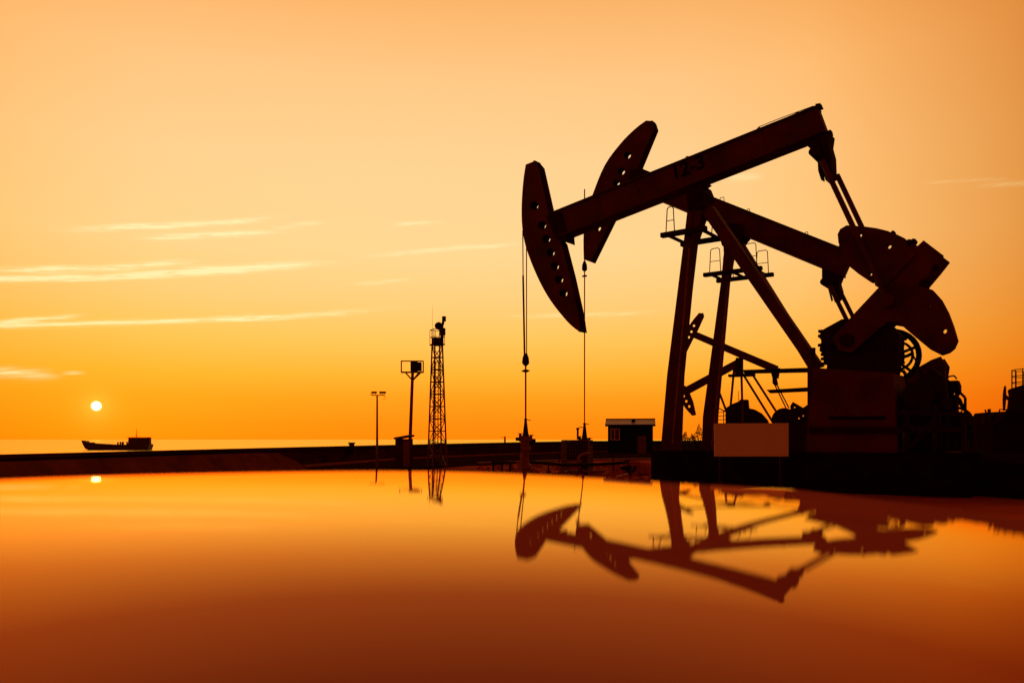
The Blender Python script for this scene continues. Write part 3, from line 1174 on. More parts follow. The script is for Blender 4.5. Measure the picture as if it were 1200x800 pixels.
rq = random.Random(31)
for k in range(7):
    bm = B()
    x0 = 1052 + k * 12 + rq.uniform(-3, 3)
    y0_ = 500 + rq.uniform(-8, 10)
    a, b, c_ = P.L(x0, 527, .95), P.L(x0 + rq.uniform(-4, 4), y0_, .95), P.L(x0 + rq.uniform(8, 18), y0_ + rq.uniform(-3, 6), .8)
    path(bm, [a, b, c_], rq.uniform(.03, .07), 6)
    tube(bm, b - Vector((0, 0, .08)), b + Vector((0, 0, .1)), .12, 8)
    obj('pipework', bm, M['dark_steel'], J2)
bm = B()
path(bm, [P.L(1108, 446, .25), P.L(1112, 441, .25), P.L(1118, 440, .25), P.L(1121, 444, .25)], .03, 6)
obj('lifting_eye', bm, M['dark_steel'], J2)
for k in range(5):
    bm = B()
    p = [P.L(1120 + 2 * k, 462 + 4 * k, .3 - .1 * k), P.L(1126 + 2 * k, 468 + 5 * k, .3 - .1 * k), P.L(1129 + 2 * k, 478 + 4 * k, .3 - .1 * k), P.L(1124 + 2 * k, 486 + 4 * k, .3 - .1 * k)]
    path(bm, p, .025 + .008 * (k % 3), 6)
    obj('hose', bm, M['black'], J2)

# ---------------- two small pumpjacks seen between the posts
P = Plane(868, 78, 22)
J3 = P.root('pumpjack', 'small far pumpjack seen between the posts, its slim head raised and beam sloping down right', 'pumpjack', GJ)
horsehead(P, J3, [(819, 366.6), (812, 375), (806, 384), (801, 395), (799, 406), (801, 414)],
          [(824, 367), (825, 370.5), (818, 386), (812, 397), (804, 413)],
          [(813, 381.5), (810, 388.5), (807, 395), (804.5, 401.5)], 0.10, 1.5)
ibeam(P, J3, (812, 387.5), (912, 429.5), (908, 436), (812, 394.5), 0.2, 0.3)
for a, b in (((868.5, 428), (871, 520)), ((880, 436), (921, 500))):
    bm = B()
    tube(bm, P.L(*a), P.L(*b), 0.12, 6)
    obj('leg', bm, M['steel'], J3)
bm = B()
P.poly(bm, [(862, 419), (870, 419), (870, 438), (861, 438)], 0.4, 0.8)
P.poly(bm, [(853, 438.5), (884, 437), (884, 440), (853, 441)], 0.6, 1.2)
obj('saddle_bearing', bm, M['dark_steel'], J3)
bm = B()
P.poly(bm, [(902, 432), (914, 431), (912, 443), (905, 443)], 0.3, 0.6)
P.poly(bm, [(905, 442), (910, 443), (911.5, 450), (908, 452), (905, 449)], 0.3, 0.6)
obj('equalizer', bm, M['dark_steel'], J3)
for d_ in (0, 3.5):
    bm = B()
    tube(bm, P.L(907 + d_ * .7, 449), P.L(921 + d_, 478), 0.07, 6)
    obj('pitman_arm', bm, M['dark_steel'], J3)
bm = B()
c = P.L(919, 492)
disc_y(bm, c, 1.15, -0.5, 0.5, 22)
P.poly(bm, [(926, 475), (929, 470.5), (941, 477.5), (946, 474), (950, 470), (952, 500), (926, 500)], 0.3, 0.6, [(931, 477, .9), (936, 490, .9), (941, 487, .8)])
obj('counterweight', bm, M['dark_steel'], J3)
bm = B()
P.poly(bm, [(905, 496), (952, 496), (954, 533), (900, 533)], 0.9, 1.8)
obj('gearbox_pedestal', bm, M['dark_steel'], J3)

P = Plane(862, 84, 22)
J4 = P.root('pumpjack', 'small far pumpjack seen between the posts, its slim head dipped low at the left', 'pumpjack', GJ)
horsehead(P, J4, [(797, 450), (795.5, 458), (797.5, 468), (803, 478), (811, 487)],
          [(803, 452), (807.5, 459), (812, 470), (815.5, 486)], [(801, 464, 1), (804, 470, 1), (807.5, 476, 1)], 0.10, 1.5)
ibeam(P, J4, (800, 455.5), (868, 419), (868, 427), (802, 463), 0.2, 0.3)
for a, b in (((860.5, 428), (852, 520)), ((868, 434), (912, 505)), ((843, 460), (855, 492))):
    bm = B()
    tube(bm, P.L(*a), P.L(*b), 0.13, 6)
    obj('leg', bm, M['steel'], J4)
bm = B()
P.poly(bm, [(850, 478), (858, 473), (866, 470), (867, 468), (876, 468), (877, 478), (884, 479.5), (892, 484), (899, 492), (902, 500), (850, 500)], 0.6, 1.2)
obj('gearbox', bm, M['dark_steel'], J4)
bm = B()
for k in range(4):
    tube(bm, P.L(838, 484 + 4 * k), P.L(856, 481 + 5 * k), 0.04, 5)
tube(bm, P.L(838, 476), P.L(858, 486), 0.06, 5)
tube(bm, P.L(865.5, 458), P.L(865.5, 475), 0.03, 5)
tube(bm, P.L(848, 480), P.L(848, 500), 0.05, 5)
obj('guard_rail', bm, M['dark_steel'], J4)
bm = B()
P.poly(bm, [(845, 499), (905, 499), (905, 533), (845, 533)], 0.9, 1.8)
obj('foundation', bm, M['foundation'], J4)

# ---------------- a far pumpjack at the right edge
P = Plane(1186, 120, 40)
J5 = P.root('pumpjack', 'farthest pumpjack at the right edge, a thin upright head beside the tank', 'pumpjack', GJ)
horsehead(P, J5, [(1176.5, 452), (1175, 460), (1174.6, 470), (1175, 481)], [(1178.5, 452), (1179, 465), (1177.5, 481)], [], 0.12, 1)
ibeam(P, J5, (1177.5, 462), (1189, 471), (1189, 475), (1177.5, 466), 0.2, 0.25)
bm = B()
tube(bm, P.L(1183, 466), P.L(1179, 500), 0.2, 6)
tube(bm, P.L(1184, 467), P.L(1191, 505), 0.2, 6)
P.poly(bm, [(1180.5, 458), (1182, 456), (1183, 460), (1185.5, 459), (1185, 463), (1182, 466)], 0.2, 0.4)
obj('samson_post', bm, M['steel'], J5)

# ------------------------------------------------------------------ wellheads under the two rods
def wellhead(P, px, py, sc, label, lit):
    c = P.W(px, py)
    r = thing('wellhead', label, 'wellhead', (c.x, c.y, 0), 0.4, 'wellheads under the rods')
    zt = c.z
    k = sc
    bm = B()
    tube(bm, (0, 0, zt - 0.72 * k), (0, 0, zt - 0.62 * k), 0.17 * k, 10, 0.12 * k)
    tube(bm, (0, 0, zt - 0.62 * k), (0, 0, zt), 0.12 * k, 10, 0.045 * k)
    tube(bm, (0, 0, zt - 0.03 * k), (0, 0, zt + 0.02 * k), 0.075 * k, 8)
    tube(bm, (0, 0, zt - 0.02), (0.24 * k, 0, zt - 0.04), 0.016 * k, 6)
    obj('stuffing_box', bm, M['dark_steel'], r)
    bm = B()
    z = 0.0
    for (h, rr) in ((0.10, 0.30), (0.10, 0.16), (0.08, 0.24), (0.28, 0.13), (0.08, 0.22), (0.1, 0.14), (0.08, 0.24)):
        hh = h * (zt - 0.72 * k) / 0.82
        tube(bm, (0, 0, z), (0, 0, z + hh), rr * k, 14)
        z += hh
    obj('casing_head', bm, M['rust_or_lit'] if lit else M['dark_steel'], r)  # lit column gets its light from the reddish paint, the other stays dark
    for s_, zz in ((-1, zt - 0.80 * k), (1, zt - 0.86 * k), (-1, zt - 1.25 * k)):
        bm = B()
        tube(bm, (0, 0, zz), (s_ * 0.42 * k, 0, zz), 0.07 * k, 8)
        tube(bm, (s_ * 0.24 * k, 0, zz - .1 * k), (s_ * 0.24 * k, 0, zz + .22 * k), 0.06 * k, 8)
        v = obj('valve', bm, M['dark_steel'], r)
        bm = B()
        cc = Vector((s_ * 0.24 * k, 0, zz + .22 * k))
        pts = [cc + Vector((0.11 * k * math.cos(i * math.pi / 5), 0.11 * k * math.sin(i * math.pi / 5), 0)) for i in range(10)]
        for i in range(10):
            tube(bm, pts[i], pts[(i + 1) % 10], 0.014, 5)
        tube(bm, pts[0], pts[5], 0.01, 5)
        tube(bm, pts[2], pts[7], 0.01, 5)
        obj('hand_wheel', bm, M['dark_steel'], v)
    return r, zt


w1, z1 = wellhead(P1, 616, 491, 1.0, 'narrow reddish wellhead with side valves under the largest pumpjack rod', True)
bm = B()
tube(bm, (-0.16, -0.05, 0), (-0.16, -0.05, z1 - 0.66), 0.10, 10)
obj('riser_pipe', bm, M['rust_or_lit'], w1)  # lit left side of the column, carried by the reddish colour
bm = B()
for i in range(26):
    t = random.uniform(0, 6.28)
    rr = random.uniform(0.1, 0.62)
    s_ = random.uniform(0.10, 0.22) * (1.15 - rr)
    box(bm, (rr * math.cos(t) + .15, rr * math.sin(t), s_ * .5), (s_ * 1.6, s_ * 1.3, s_ * 1.5), t, 0.6)
obj('soil_collar', bm, M['earth'], w1)

w2, z2 = wellhead(P2, 685, 496, 1.05, 'wellhead behind a wire guard cage, under the second pumpjack rod', False)
bm = B()
tube(bm, (-0.36, 0, z2 - .75), (-0.36, 0, z2 - .25), 0.05, 8)
tube(bm, (-0.42, 0, z2 - .25), (-0.30, 0, z2 - .25), 0.05, 8)
path(bm, [(-0.33, 0, z2 - .24), (-0.25, 0, z2 - .18), (-0.05, 0, z2 - .18)], 0.02)
obj('gauge_pipe', bm, M['dark_steel'], w2)
bm = B()
pts = [(-0.1, -.75, .95), (-.45, -.8, .95), (-.66, -.8, .85), (-.78, -.8, .65), (-.78, -.8, .4), (-.66, -.8, .2), (-.4, -.8, .12), (.6, -.8, .12)]
path(bm, pts, 0.07, 8)
obj('flow_pipe', bm, M['rust_or_lit'], w2)
c = P2.W(676.5, 516)
g_ = thing('guard_cage', 'square wire mesh guard cage standing round the second wellhead', 'guard cage', (c.x, c.y, 0), -0.25)
hw, ht = 0.62, c.z
bm = B()
for sx_ in (-1, 1):
    for sy_ in (-1, 1):
        tube(bm, (sx_ * hw, sy_ * hw, 0), (sx_ * hw, sy_ * hw, ht), 0.035, 6)
for z in (0.08, ht):
    path(bm, [(-hw, -hw, z), (hw, -hw, z), (hw, hw, z), (-hw, hw, z), (-hw, -hw, z)], 0.035)
obj('frame', bm, M['galv'], g_)
bm = B()
for i in range(1, 10):
    q = -hw + 2 * hw * i / 10
    for s_ in (-1, 1):
        tube(bm, (q, s_ * hw, .08), (q, s_ * hw, ht), 0.010, 4)
        tube(bm, (s_ * hw, q, .08), (s_ * hw, q, ht), 0.010, 4)
for j in range(1, 10):
    z = .08 + (ht - .08) * j / 10
    path(bm, [(-hw, -hw, z), (hw, -hw, z), (hw, hw, z), (-hw, hw, z), (-hw, -hw, z)], 0.010, 4)
obj('wire_mesh', bm, M['galv'], g_)
bm = B()
box(bm, (-0.1, 0.1, ht * 0.68), (0.75, 0.7, ht * 0.55))
obj('valve_box', bm, M['navy'], g_)

# flow lines, pipe rack, planks, spoil near the wells
bm = B()
pp_ = [world(622, 541, 32.6), world(662, 544.5, 35), world(700, 544, 36), world(737, 541.5, 37)]
path(bm, pp_, 0.075, 8)
for a, b in zip(pp_, pp_[1:]):
    q = a.lerp(b, .5)
    tube(bm, (q.x, q.y, 0), (q.x, q.y, q.z), 0.035, 6)
tag(obj('pipeline', bm, M['dark_steel']), 'dark flow pipe on thin stubs running from the narrow wellhead past the guard cage', 'pipeline')
bm = B()
path(bm, [world(560, 542.5, 50), world(640, 540, 52), world(700, 538.5, 54), world(770, 537.5, 56)], 0.07, 8)
tag(obj('pipeline', bm, M['rust_or_lit']), 'thin reddish pipe lying across the open ground behind both wellheads', 'pipeline')

c = world(590, 541.5, 33)
r = thing('pipe_rack', 'low three legged dark steel rack left of the narrow wellhead', 'pipe rack', (c.x, c.y, 0))
bm = B()
tube(bm, (-0.50, 0, c.z), (0.52, 0.0, c.z), 0.045, 6)
tube(bm, (-0.44, 0, 0.22), (-0.10, 0, 0.22), 0.04, 6)
obj('rail', bm, M['dark_steel'], r)
for x in (-0.42, -0.06, 0.28):
    bm = B()
    box(bm, (x, 0, c.z / 2 - .03), (0.085, 0.085, c.z))
    obj('leg', bm, M['dark_steel'], r)

c = world(727, 557.5, 34)
bm = B()
box(bm, (0, 0, 0.0), (0.75, 0.16, 0.05))
o = obj('timber_plank', bm, M['plank'])
o.location = (c.x, c.y, max(c.z, .05))
o.rotation_euler = (0.05, -0.18, 0.35)
tag(o, 'pale loose plank lying beside the spoil heap', 'plank')

bm = B()
rnd = random.Random(3)
for i in range(150):
    px = rnd.gauss(742, 11)
    k = max(0.0, 1 - abs(px - 742) / 26)
    py = 558 - rnd.random() * 17 * k
    p = world(px, py, 36 + rnd.uniform(-.6, .6))
    s_ = rnd.uniform(0.08, 0.26)
    box(bm, (p.x, p.y, max(p.z, 0.03)), (s_ * 1.5, s_ * 1.2, s_), rnd.random() * 3, rnd.uniform(.4, .9))
for i in range(26):
    px = 718 + i * 2
    h = 0.6 * max(0.1, 1 - abs(px - 744) / 28)
    p = world(px, 556, 36.4)
    box(bm, (p.x, p.y, h / 2), (0.5, 0.9, h), rnd.random() * 3, 0.5)
tag(obj('spoil_heap', bm, M['earth']), 'heap of broken earth and stones left of the large foundation', 'spoil heap')

# upright valve and stakes round the spoil
c = world(736, 556, 35.4)
r = thing('gate_valve', 'dark upright gate valve with hand wheel standing at the spoil heap', 'valve', (c.x, c.y, 0), 0.3)
zt = world(0, 539, 35.4).z
bm = B()
tube(bm, (0, 0, 0), (0, 0, zt - .2), 0.10, 10, 0.08)
tube(bm, (0, 0, zt * .45), (0, 0, zt * .62), 0.17, 10)
tube(bm, (-.35, 0, zt * .5), (.35, 0, zt * .5), 0.08, 8)
tube(bm, (0, 0, zt - .2), (0, 0, zt), 0.03, 6)
obj('body', bm, M['dark_steel'], r)
bm = B()
for i in range(12):
    a, b = i * math.pi / 6, (i + 1) * math.pi / 6
    tube(bm, (.17 * math.cos(a), .17 * math.sin(a), zt), (.17 * math.cos(b), .17 * math.sin(b), zt), .022, 5)
for a in (0, math.pi / 2):
    tube(bm, (.17 * math.cos(a), .17 * math.sin(a), zt), (-.17 * math.cos(a), -.17 * math.sin(a), zt), .016, 5)
obj('hand_wheel', bm, M['dark_steel'], r)
for px, py, D, lb in ((718, 525, 48, 'thin marker stake standing in open ground left of the spoil heap'),
                      (655, 530, 46, 'thin marker stake standing in open ground left of the guard cage')):
    c = world(px, py, D)
    bm = B()
    tube(bm, (0, 0, -.1), (0.02, 0, c.z), 0.035, 6)
    o = obj('stake', bm, M['dark_steel'])
    o.location = (c.x, c.y, 0)
    tag(o, lb, 'stake')
rnd = random.Random(9)
bm = B()
for i in range(420):
    px, D = rnd.uniform(560, 770), rnd.uniform(30, 54)
    x, y = (px - 600) / F * D, D
    s_ = rnd.uniform(.04, .16) * (1.6 if rnd.random() < .08 else 1)
    box(bm, (x, y, s_ * .3), (s_ * 1.7, s_ * 1.3, s_), rnd.random() * 3, rnd.uniform(.4, .9))
o = obj('gravel', bm, M['earth'])
tag(o, 'loose stones scattered over the reddish ground around the wellheads', 'stones')
o['kind'] = 'stuff'

# blank board in front of the foundations
P = Plane(880, 22.5, 3)
r = P.root('notice_board', 'blank brown rectangular board on posts in front of the pumpjack posts', 'notice board')
bm = B()
P.poly(bm, [(837, 496), (924, 495.5), (924, 534.5), (837, 534.5)], 0.0, 0.04)
obj('panel', bm, M['board'], r)
for x in (845, 916):
    bm = B()
    q = P.L(x, 500)
    box(bm, (q.x, 0.08, q.z / 2), (0.08, 0.07, q.z))
    obj('post', bm, M['dark_steel'], r)

# ------------------------------------------------------------------ shed
D = 90
c = world(741, 524, D)
r = thing('shed', 'small dark shed with pale gabled roof standing on the ground by the largest pumpjack post', 'shed', (c.x, c.y + 1.5, 0.0), -0.16)
Wd, Dp, Hh = 5.0, 3.8, world(0, 497.5, D).z
Hr = world(0, 491.8, D).z
bm = B()
box(bm, (0, 0, Hh / 2), (Wd, Dp, Hh))
obj('wall', bm, M['navy'], r)
for s_ in (-1, 1):
    bm = B()
    v = [bm.verts.new((s_ * (Wd / 2 + .01), y, z)) for y, z in ((-Dp / 2, Hh), (Dp / 2, Hh), (0, Hr))]
    v2 = [bm.verts.new((s_ * (Wd / 2 - .15), y, z)) for y, z in ((-Dp / 2, Hh), (Dp / 2, Hh), (0, Hr))]
    bm.faces.new(v)
    bm.faces.new(v2[::-1])
    for i in range(3):
        bm.faces.new((v[i], v[(i + 1) % 3], v2[(i + 1) % 3], v2[i]))
    obj('gable', bm, M['gable'], r)
bm = B()
for i in range(14):
    x = Wd / 2 - 0.02
    tube(bm, (x + .03, -Dp / 2 + .15 + i * .3, 0.05), (x + .03, -Dp / 2 + .15 + i * .3, Hh), 0.025, 4)
obj('side_cladding', bm, M['gable'], r)
bm = B()
ov = 0.3
for s_ in (-1, 1):
    e0, e1 = (s_ * (Dp / 2 + ov), Hh - ov * (Hr - Hh) / (Dp / 2) + .02), (0, Hr + .02)
    vs = []
    for x in (-Wd / 2 - ov, Wd / 2 + ov):
        for y, z in ((e0[0], e0[1]), (e1[0] , e1[1]), (e1[0], e1[1] + .1), (e0[0], e0[1] + .1)):
            vs.append(bm.verts.new((x, y, z)))
    for f in ((0, 1, 2, 3), (7, 6, 5, 4), (0, 4, 5, 1), (1, 5, 6, 2), (2, 6, 7, 3), (3, 7, 4, 0)):
        bm.faces.new([vs[i] for i in f])
rf = obj('roof', bm, M['roofing'], r)
bm = B()
tube(bm, (-Wd / 2 - ov - .02, 0, Hr + .12), (Wd / 2 + ov + .02, 0, Hr + .12), 0.09, 6)
obj('ridge_cap', bm, M['dark_steel'], rf)
bm = B()
box(bm, (0, -Dp / 2 - ov - .03, Hh - .10), (Wd + 2 * ov, 0.05, 0.20))
obj('fascia', bm, M['black'], rf)
bm = B()
box(bm, (0.35, -1.0, Hh + 0.42), (0.42, 0.42, 0.5))
obj('roof_vent', bm, M['black'], rf)
bm = B()
xw, zw0, zw1 = -1.9, Hh * .48, Hh * .86
yf = -Dp / 2 - .03
for x in (-2.15, -1.72, -1.2):
    box(bm, (x, yf, (zw0 + zw1) / 2), (0.07, 0.06, zw1 - zw0))
for z in (zw0, zw1):
    box(bm, (-1.675, yf - .002, z), (1.02, 0.06, 0.06))
wf = obj('window', bm, M['frame'], r)
bm = B()
box(bm, (-1.675, -Dp / 2 - .008, (zw0 + zw1) / 2), (1.0, 0.014, zw1 - zw0))
obj('pane', bm, M['glass'], wf)
bm = B()
box(bm, (1.3, -Dp / 2 - .02, 1.0), (0.95, 0.04, 2.0))
obj('door', bm, M['gable'], r)

# ------------------------------------------------------------------ poles, tower and hut on the left
D = 44
c = world(442, 548, D)
r = thing('floodlight_pole', 'slender pole with a crossbar of small floodlights, leftmost of the tall poles', 'light pole', (c.x, c.y, 0))
zt = world(0, 463, D).z
bm = B()
tube(bm, (0, 0, 0), (0, 0, zt), 0.075, 8, 0.045)
obj('pole', bm, M['galv'], r)
bm = B()
tube(bm, (-0.30, 0, zt), (0.42, 0, zt), 0.03, 6)
tube(bm, (-0.30, 0, zt), (-0.38, 0, zt + .10), 0.02, 6)
path(bm, [(0.38, 0, zt), (0.46, 0, zt - .12), (0.42, 0, zt - .24), (0.34, 0, zt - .2)], 0.012, 5)
obj('crossbar', bm, M['galv'], r)
for x, a in ((-0.24, .3), (-0.10, -.3), (0.20, .3), (0.30, -.2), (0.40, -.4)):
    bm = B()
    box(bm, (x, -.05, zt + .15), (0.13, 0.16, 0.11), a)
    tube(bm, (x, 0, zt), (x, 0, zt + .1), 0.012, 5)
    f = obj('floodlight', bm, M['dark_steel'], r)
    bm = B()
    box(bm, (x, -.135, zt + .15), (0.10, 0.008, 0.085))
    obj('lens', bm, M['lamp_glass'], f)

c = world(481.5, 550, D + 1)
r = thing('mast', 'tall single post topped by a wide railed platform carrying a box, behind the hut', 'mast', (c.x, c.y, 0))
z0, z1 = world(0, 436.5, D + 1).z, world(0, 423, D + 1).z
bm = B()
tube(bm, (-.1, 0, 0), (0.1, 0, z0), 0.11, 10, 0.085)
obj('post', bm, M['galv'], r)
bm = B()
tube(bm, (.1, 0, z0 - .45), (-.28, -.3, z0), 0.04, 6)
tube(bm, (.1, 0, z0 - .45), (.5, .3, z0), 0.04, 6)
tube(bm, (.1, 0, z0 - .45), (.5, -.3, z0), 0.04, 6)
box(bm, (0.08, 0, z0 + .02), (1.26, 0.30, 0.07), 0.0)
pf = obj('platform', bm, M['galv'], r)
bm = B()
cs = [(-.54, -.12), (.70, -.12), (.70, .12), (-.54, .12)]
for z in (z1,):
    path(bm, [(x, y, z) for x, y in cs + cs[:1]], 0.022, 5)
for x, y in cs:
    tube(bm, (x, y, z0), (x, y, z1), 0.022, 5)
obj('railing', bm, M['galv'], pf)
bm = B()
box(bm, (.18, 0, z0 + .36), (0.36, 0.4, 0.56))
box(bm, (.46, .05, z0 + .34), (0.26, 0.36, 0.48))
obj('equipment_box', bm, M['dark_steel'], r)

c = world(473.5, 550, D - 1)
r = thing('hut', 'small windowless hut with a slanting flat roof at the foot of the railed mast', 'hut', (c.x, c.y, 0), 0.45)
zt = world(0, 514, D - 1).z
bm = B()
box(bm, (0, 0, zt / 2), (0.78, 0.66, zt))
obj('wall', bm, M['wall'], r)
bm = B()
vs = []
for z in (0, .10):
    for x, y, q in ((-.46, -.4, -.10), (.46, -.4, .06), (.46, .4, .08), (-.46, .4, -.08)):
        vs.append(bm.verts.new((x, y, zt + .06 + z + q)))
for f in ((0, 1, 2, 3), (7, 6, 5, 4), (0, 4, 5, 1), (1, 5, 6, 2), (2, 6, 7, 3), (3, 7, 4, 0)):
    bm.faces.new([vs[i] for i in f])
obj('roof', bm, M['dark_steel'], r)
bm = B()
box(bm, (0.02, -.345, 0.85), (0.36, 0.03, 1.45))
obj('door', bm, M['gable'], r)

D = 45
c = world(512.5, 550, D)
r = thing('lattice_tower', 'tapering lattice tower with a railed top deck, lamp and whip aerial', 'tower', (c.x, c.y, 0), 0.45)
zd = world(0, 404.5, D).z
zr = world(0, 386.5, D).z
wb, wtp = 0.42, 0.225


def hwid(z):
    return wb + (wtp - wb) * z / zd


sg = [(-1, -1), (1, -1), (1, 1), (-1, 1)]
for sx_, sy_ in sg:
    bm = B()
    tube(bm, (sx_ * wb, sy_ * wb, 0), (sx_ * wtp, sy_ * wtp, zd), 0.05, 5)
    obj('leg', bm, M['galv'], r)
bm = B()
nl = 10
for i in range(nl + 1):
    z = zd * i / nl
    h = hwid(z)
    q = [(sx_ * h, sy_ * h, z) for sx_, sy_ in sg]
    path(bm, q + q[:1], 0.028, 4)
    if i < nl:
        z2_ = zd * (i + 1) / nl
        h2 = hwid(z2_)
        q2 = [(sx_ * h2, sy_ * h2, z2_) for sx_, sy_ in sg]
        for k in range(4):
            if (i + k) % 2:
                tube(bm, q[k], q2[(k + 1) % 4], 0.026, 4)
            else:
                tube(bm, q[(k + 1) % 4], q2[k], 0.026, 4)
obj('bracing', bm, M['galv'], r)
bm = B()
for s_ in (-.09, .09):
    tube(bm, (-.1 + s_, -.1, 0), (-.06 + s_, -.1, zd - .9), 0.03, 4)
for i in range(28):
    z = .25 + i * (zd - 1.2) / 28
    tube(bm, (-.19 + .04 * z / zd, -.1, z), (-.01 + .04 * z / zd, -.1, z), 0.016, 4)
obj('ladder', bm, M['dark_steel'], r)
bm = B()
box(bm, (0, 0, zd + .03), (0.68, 0.68, 0.07))
dk = obj('deck', bm, M['dark_steel'], r)
bm = B()
rr = .325
q = [(sx_ * rr, sy_ * rr) for sx_, sy_ in sg]
for z in (zd + .45, zr):
    path(bm, [(x, y, z) for x, y in q + q[:1]], 0.02, 5)
for x, y in q + [(0, -rr), (0, rr), (-rr, 0), (rr, 0)]:
    tube(bm, (x, y, zd), (x, y, zr), 0.018, 5)
obj('railing', bm, M['galv'], dk)
bm = B()
box(bm, (-.10, -.12, zd + .24), (0.40, 0.36, 0.34))
obj('equipment_box', bm, M['dark_steel'], r)
bm = B()
tube(bm, (.22, -.2, zd), (.22, -.2, zr + .3), 0.08, 8)
box(bm, (.24, -.2, zr - .12), (0.24, 0.3, 0.4))
tube(bm, (.02, -.05, zr + .22), (.0, -.25, zr + .22), 0.20, 10)
box(bm, (.12, -.2, zr + .16), (0.26, 0.26, 0.34))
tube(bm, (.25, -.2, zr + .28), (.31, -.22, zr + .72), 0.08, 8)
box(bm, (.32, -.22, zr + .55), (0.17, 0.2, 0.16))
box(bm, (.32, -.22, zr + .70), (0.18, 0.2, 0.10))
obj('lamp', bm, M['dark_steel'], r)
bm = B()
za = world(0, 360, D).z
tube(bm, (-.33, -.1, zd), (-.33, -.1, za), 0.012, 5, 0.006)
obj('aerial', bm, M['galv'], r)

# bollard on the sea wall, small marker post out beyond the wells
bm = B()
q = wall_pt(409)
tube(bm, (0, 0, -.5), (0, 0, .16), 0.20, 10, 0.17)
tube(bm, (0, 0, .16), (0, 0, .25), 0.23, 10)
o = obj('mooring_bollard', bm, M['dark_steel'])
o.location = (q[0] + .22, q[1] - .22, q[2])
tag(o, 'short dark mooring bollard set against the sea wall left of the light poles', 'bollard')
bm = B()
p = world(591.7, 513, 260)
tube(bm, (0, 0, -4), (0, 0, 0), 0.28, 8)
box(bm, (0, 0, 0.1), (0.5, 0.5, 0.9))
tube(bm, (-1.5, 0, .3), (0, 0, .3), 0.06, 5)
o = obj('channel_marker', bm, M['dark_steel'])
o.location = (p.x, p.y, p.z)
tag(o, 'tiny dark marker post on the horizon left of the narrow wellhead', 'marker post')

# ------------------------------------------------------------------ ship
D = 303
pw = world(98, 527, D)
r0 = world(136, 527, D)
r = thing('cargo_boat', 'small dark cargo boat with stern wheelhouse, out on the sea below the sun', 'boat', (r0.x, r0.y, HC - 4), 0.10)
k = D / F


def bx(px, py):
    return ((px - 136) * k, (527 - py) * k)


prof_s = [(97.6, 515.6), (100, 520.5), (103, 525.5), (110, 528), (174, 528), (175.5, 522), (176, 520.5), (170, 519), (151, 519.2), (150, 520.8), (137, 520.6), (122, 519.8), (112, 519.0), (105, 518.4), (104.5, 516.6)]
bm = B()
pts = [bx(*q) for q in prof_s]
plate(bm, pts, [], -2.6, 2.6)
for v in bm.verts:                       # narrow the bow and the keel
    t = max(0.0, min(1.0, (v.co.x + 12.3) / 6.0))
    v.co.y *= 0.12 + 0.88 * t ** 0.6
    if v.co.z < 0.6:
        v.co.y *= 0.82
obj('hull', bm, M['hull'], r)
bm = B()
xa, zb = bx(152, 520)
xb, zt = bx(172.5, 512.2)
box(bm, ((xa + xb) / 2, 0, (zb + zt) / 2 - .1), (xb - xa, 4.0, zt - zb))
box(bm, ((xa + xb) / 2 - .2, 0, zt + .0), (xb - xa + .6, 4.3, .14))
wh = obj('wheelhouse', bm, M['hull'], r)
for i in range(5):
    bm = B()
    box(bm, (xa + .9 + i * 1.15, -2.02, zt - .75), (0.7, 0.06, 0.6))
    obj('window', bm, M['glass'], wh)
bm = B()
x, z = bx(174, 513.5)
box(bm, (x - .1, 0, z - .8), (0.8, 2.0, 2.6))
obj('funnel', bm, M['hull'], r)
bm = B()
x, z = bx(159, 502)
tube(bm, (x, 0, zt), (x + .1, 0, z), 0.14, 6, 0.07)
tube(bm, (x - .3, 0, z - 1.6), (x + .5, 0, z - 1.6), 0.05, 5)
tube(bm, (x - .5, 0, zt + .6), (x + .5, 0, zt + .6), 0.12, 5)
obj('aerial_mast', bm, M['dark_steel'], r)
bm = B()
xa2, za2 = bx(145, 517.5)
tube(bm, (xa2, -1.5, za2), (xa, -1.5, za2), 0.07, 5)
rb = random.Random(5)
for i in range(6):
    xx, _ = bx(138 + i * 2.4, 520)
    box(bm, (xx, rb.uniform(-1, 1), zb + .2), (0.45, 0.5, rb.uniform(.5, 1.3)))
    obj('deck_gear', bm, M['dark_steel'], r)
    bm = B()
for px in (100.5, 108, 111):
    xx, zz = bx(px, 518.6)
    box(bm, (xx, 0, zz), (0.9, 0.5, 0.4))
    obj('bow_fitting', bm, M['dark_steel'], r)
    bm = B()

# ------------------------------------------------------------------ equipment at the right edge
D = 70
cc = world(1216, 470, D)
r = thing('storage_tank', 'dark upright storage tank with railed roof, cut off by the right edge', 'tank', (cc.x, cc.y, 0))
R_ = (1216 - 1187.5) / F * D
zt = world(0, 455, D).z
bm = B()
tube(bm, (0, 0, 0), (0, 0, zt), R_, 32)
tube(bm, (0, 0, zt), (0, 0, zt + .3), R_, 32, R_ * .6)
obj('shell', bm, M['tarred'], r)
bm = B()
zr = world(0, 433, D).z
pts = [(R_ * .92 * math.cos(2 * math.pi * i / 16), R_ * .92 * math.sin(2 * math.pi * i / 16)) for i in range(16)]
for z in (zt + .55, zt + 1.1, zr):
    path(bm, [(x, y, z) for x, y in pts + pts[:1]], 0.035, 5)
for x, y in pts:
    tube(bm, (x, y, zt), (x, y, zr), 0.04, 5)
obj('railing', bm, M['tarred'], r)

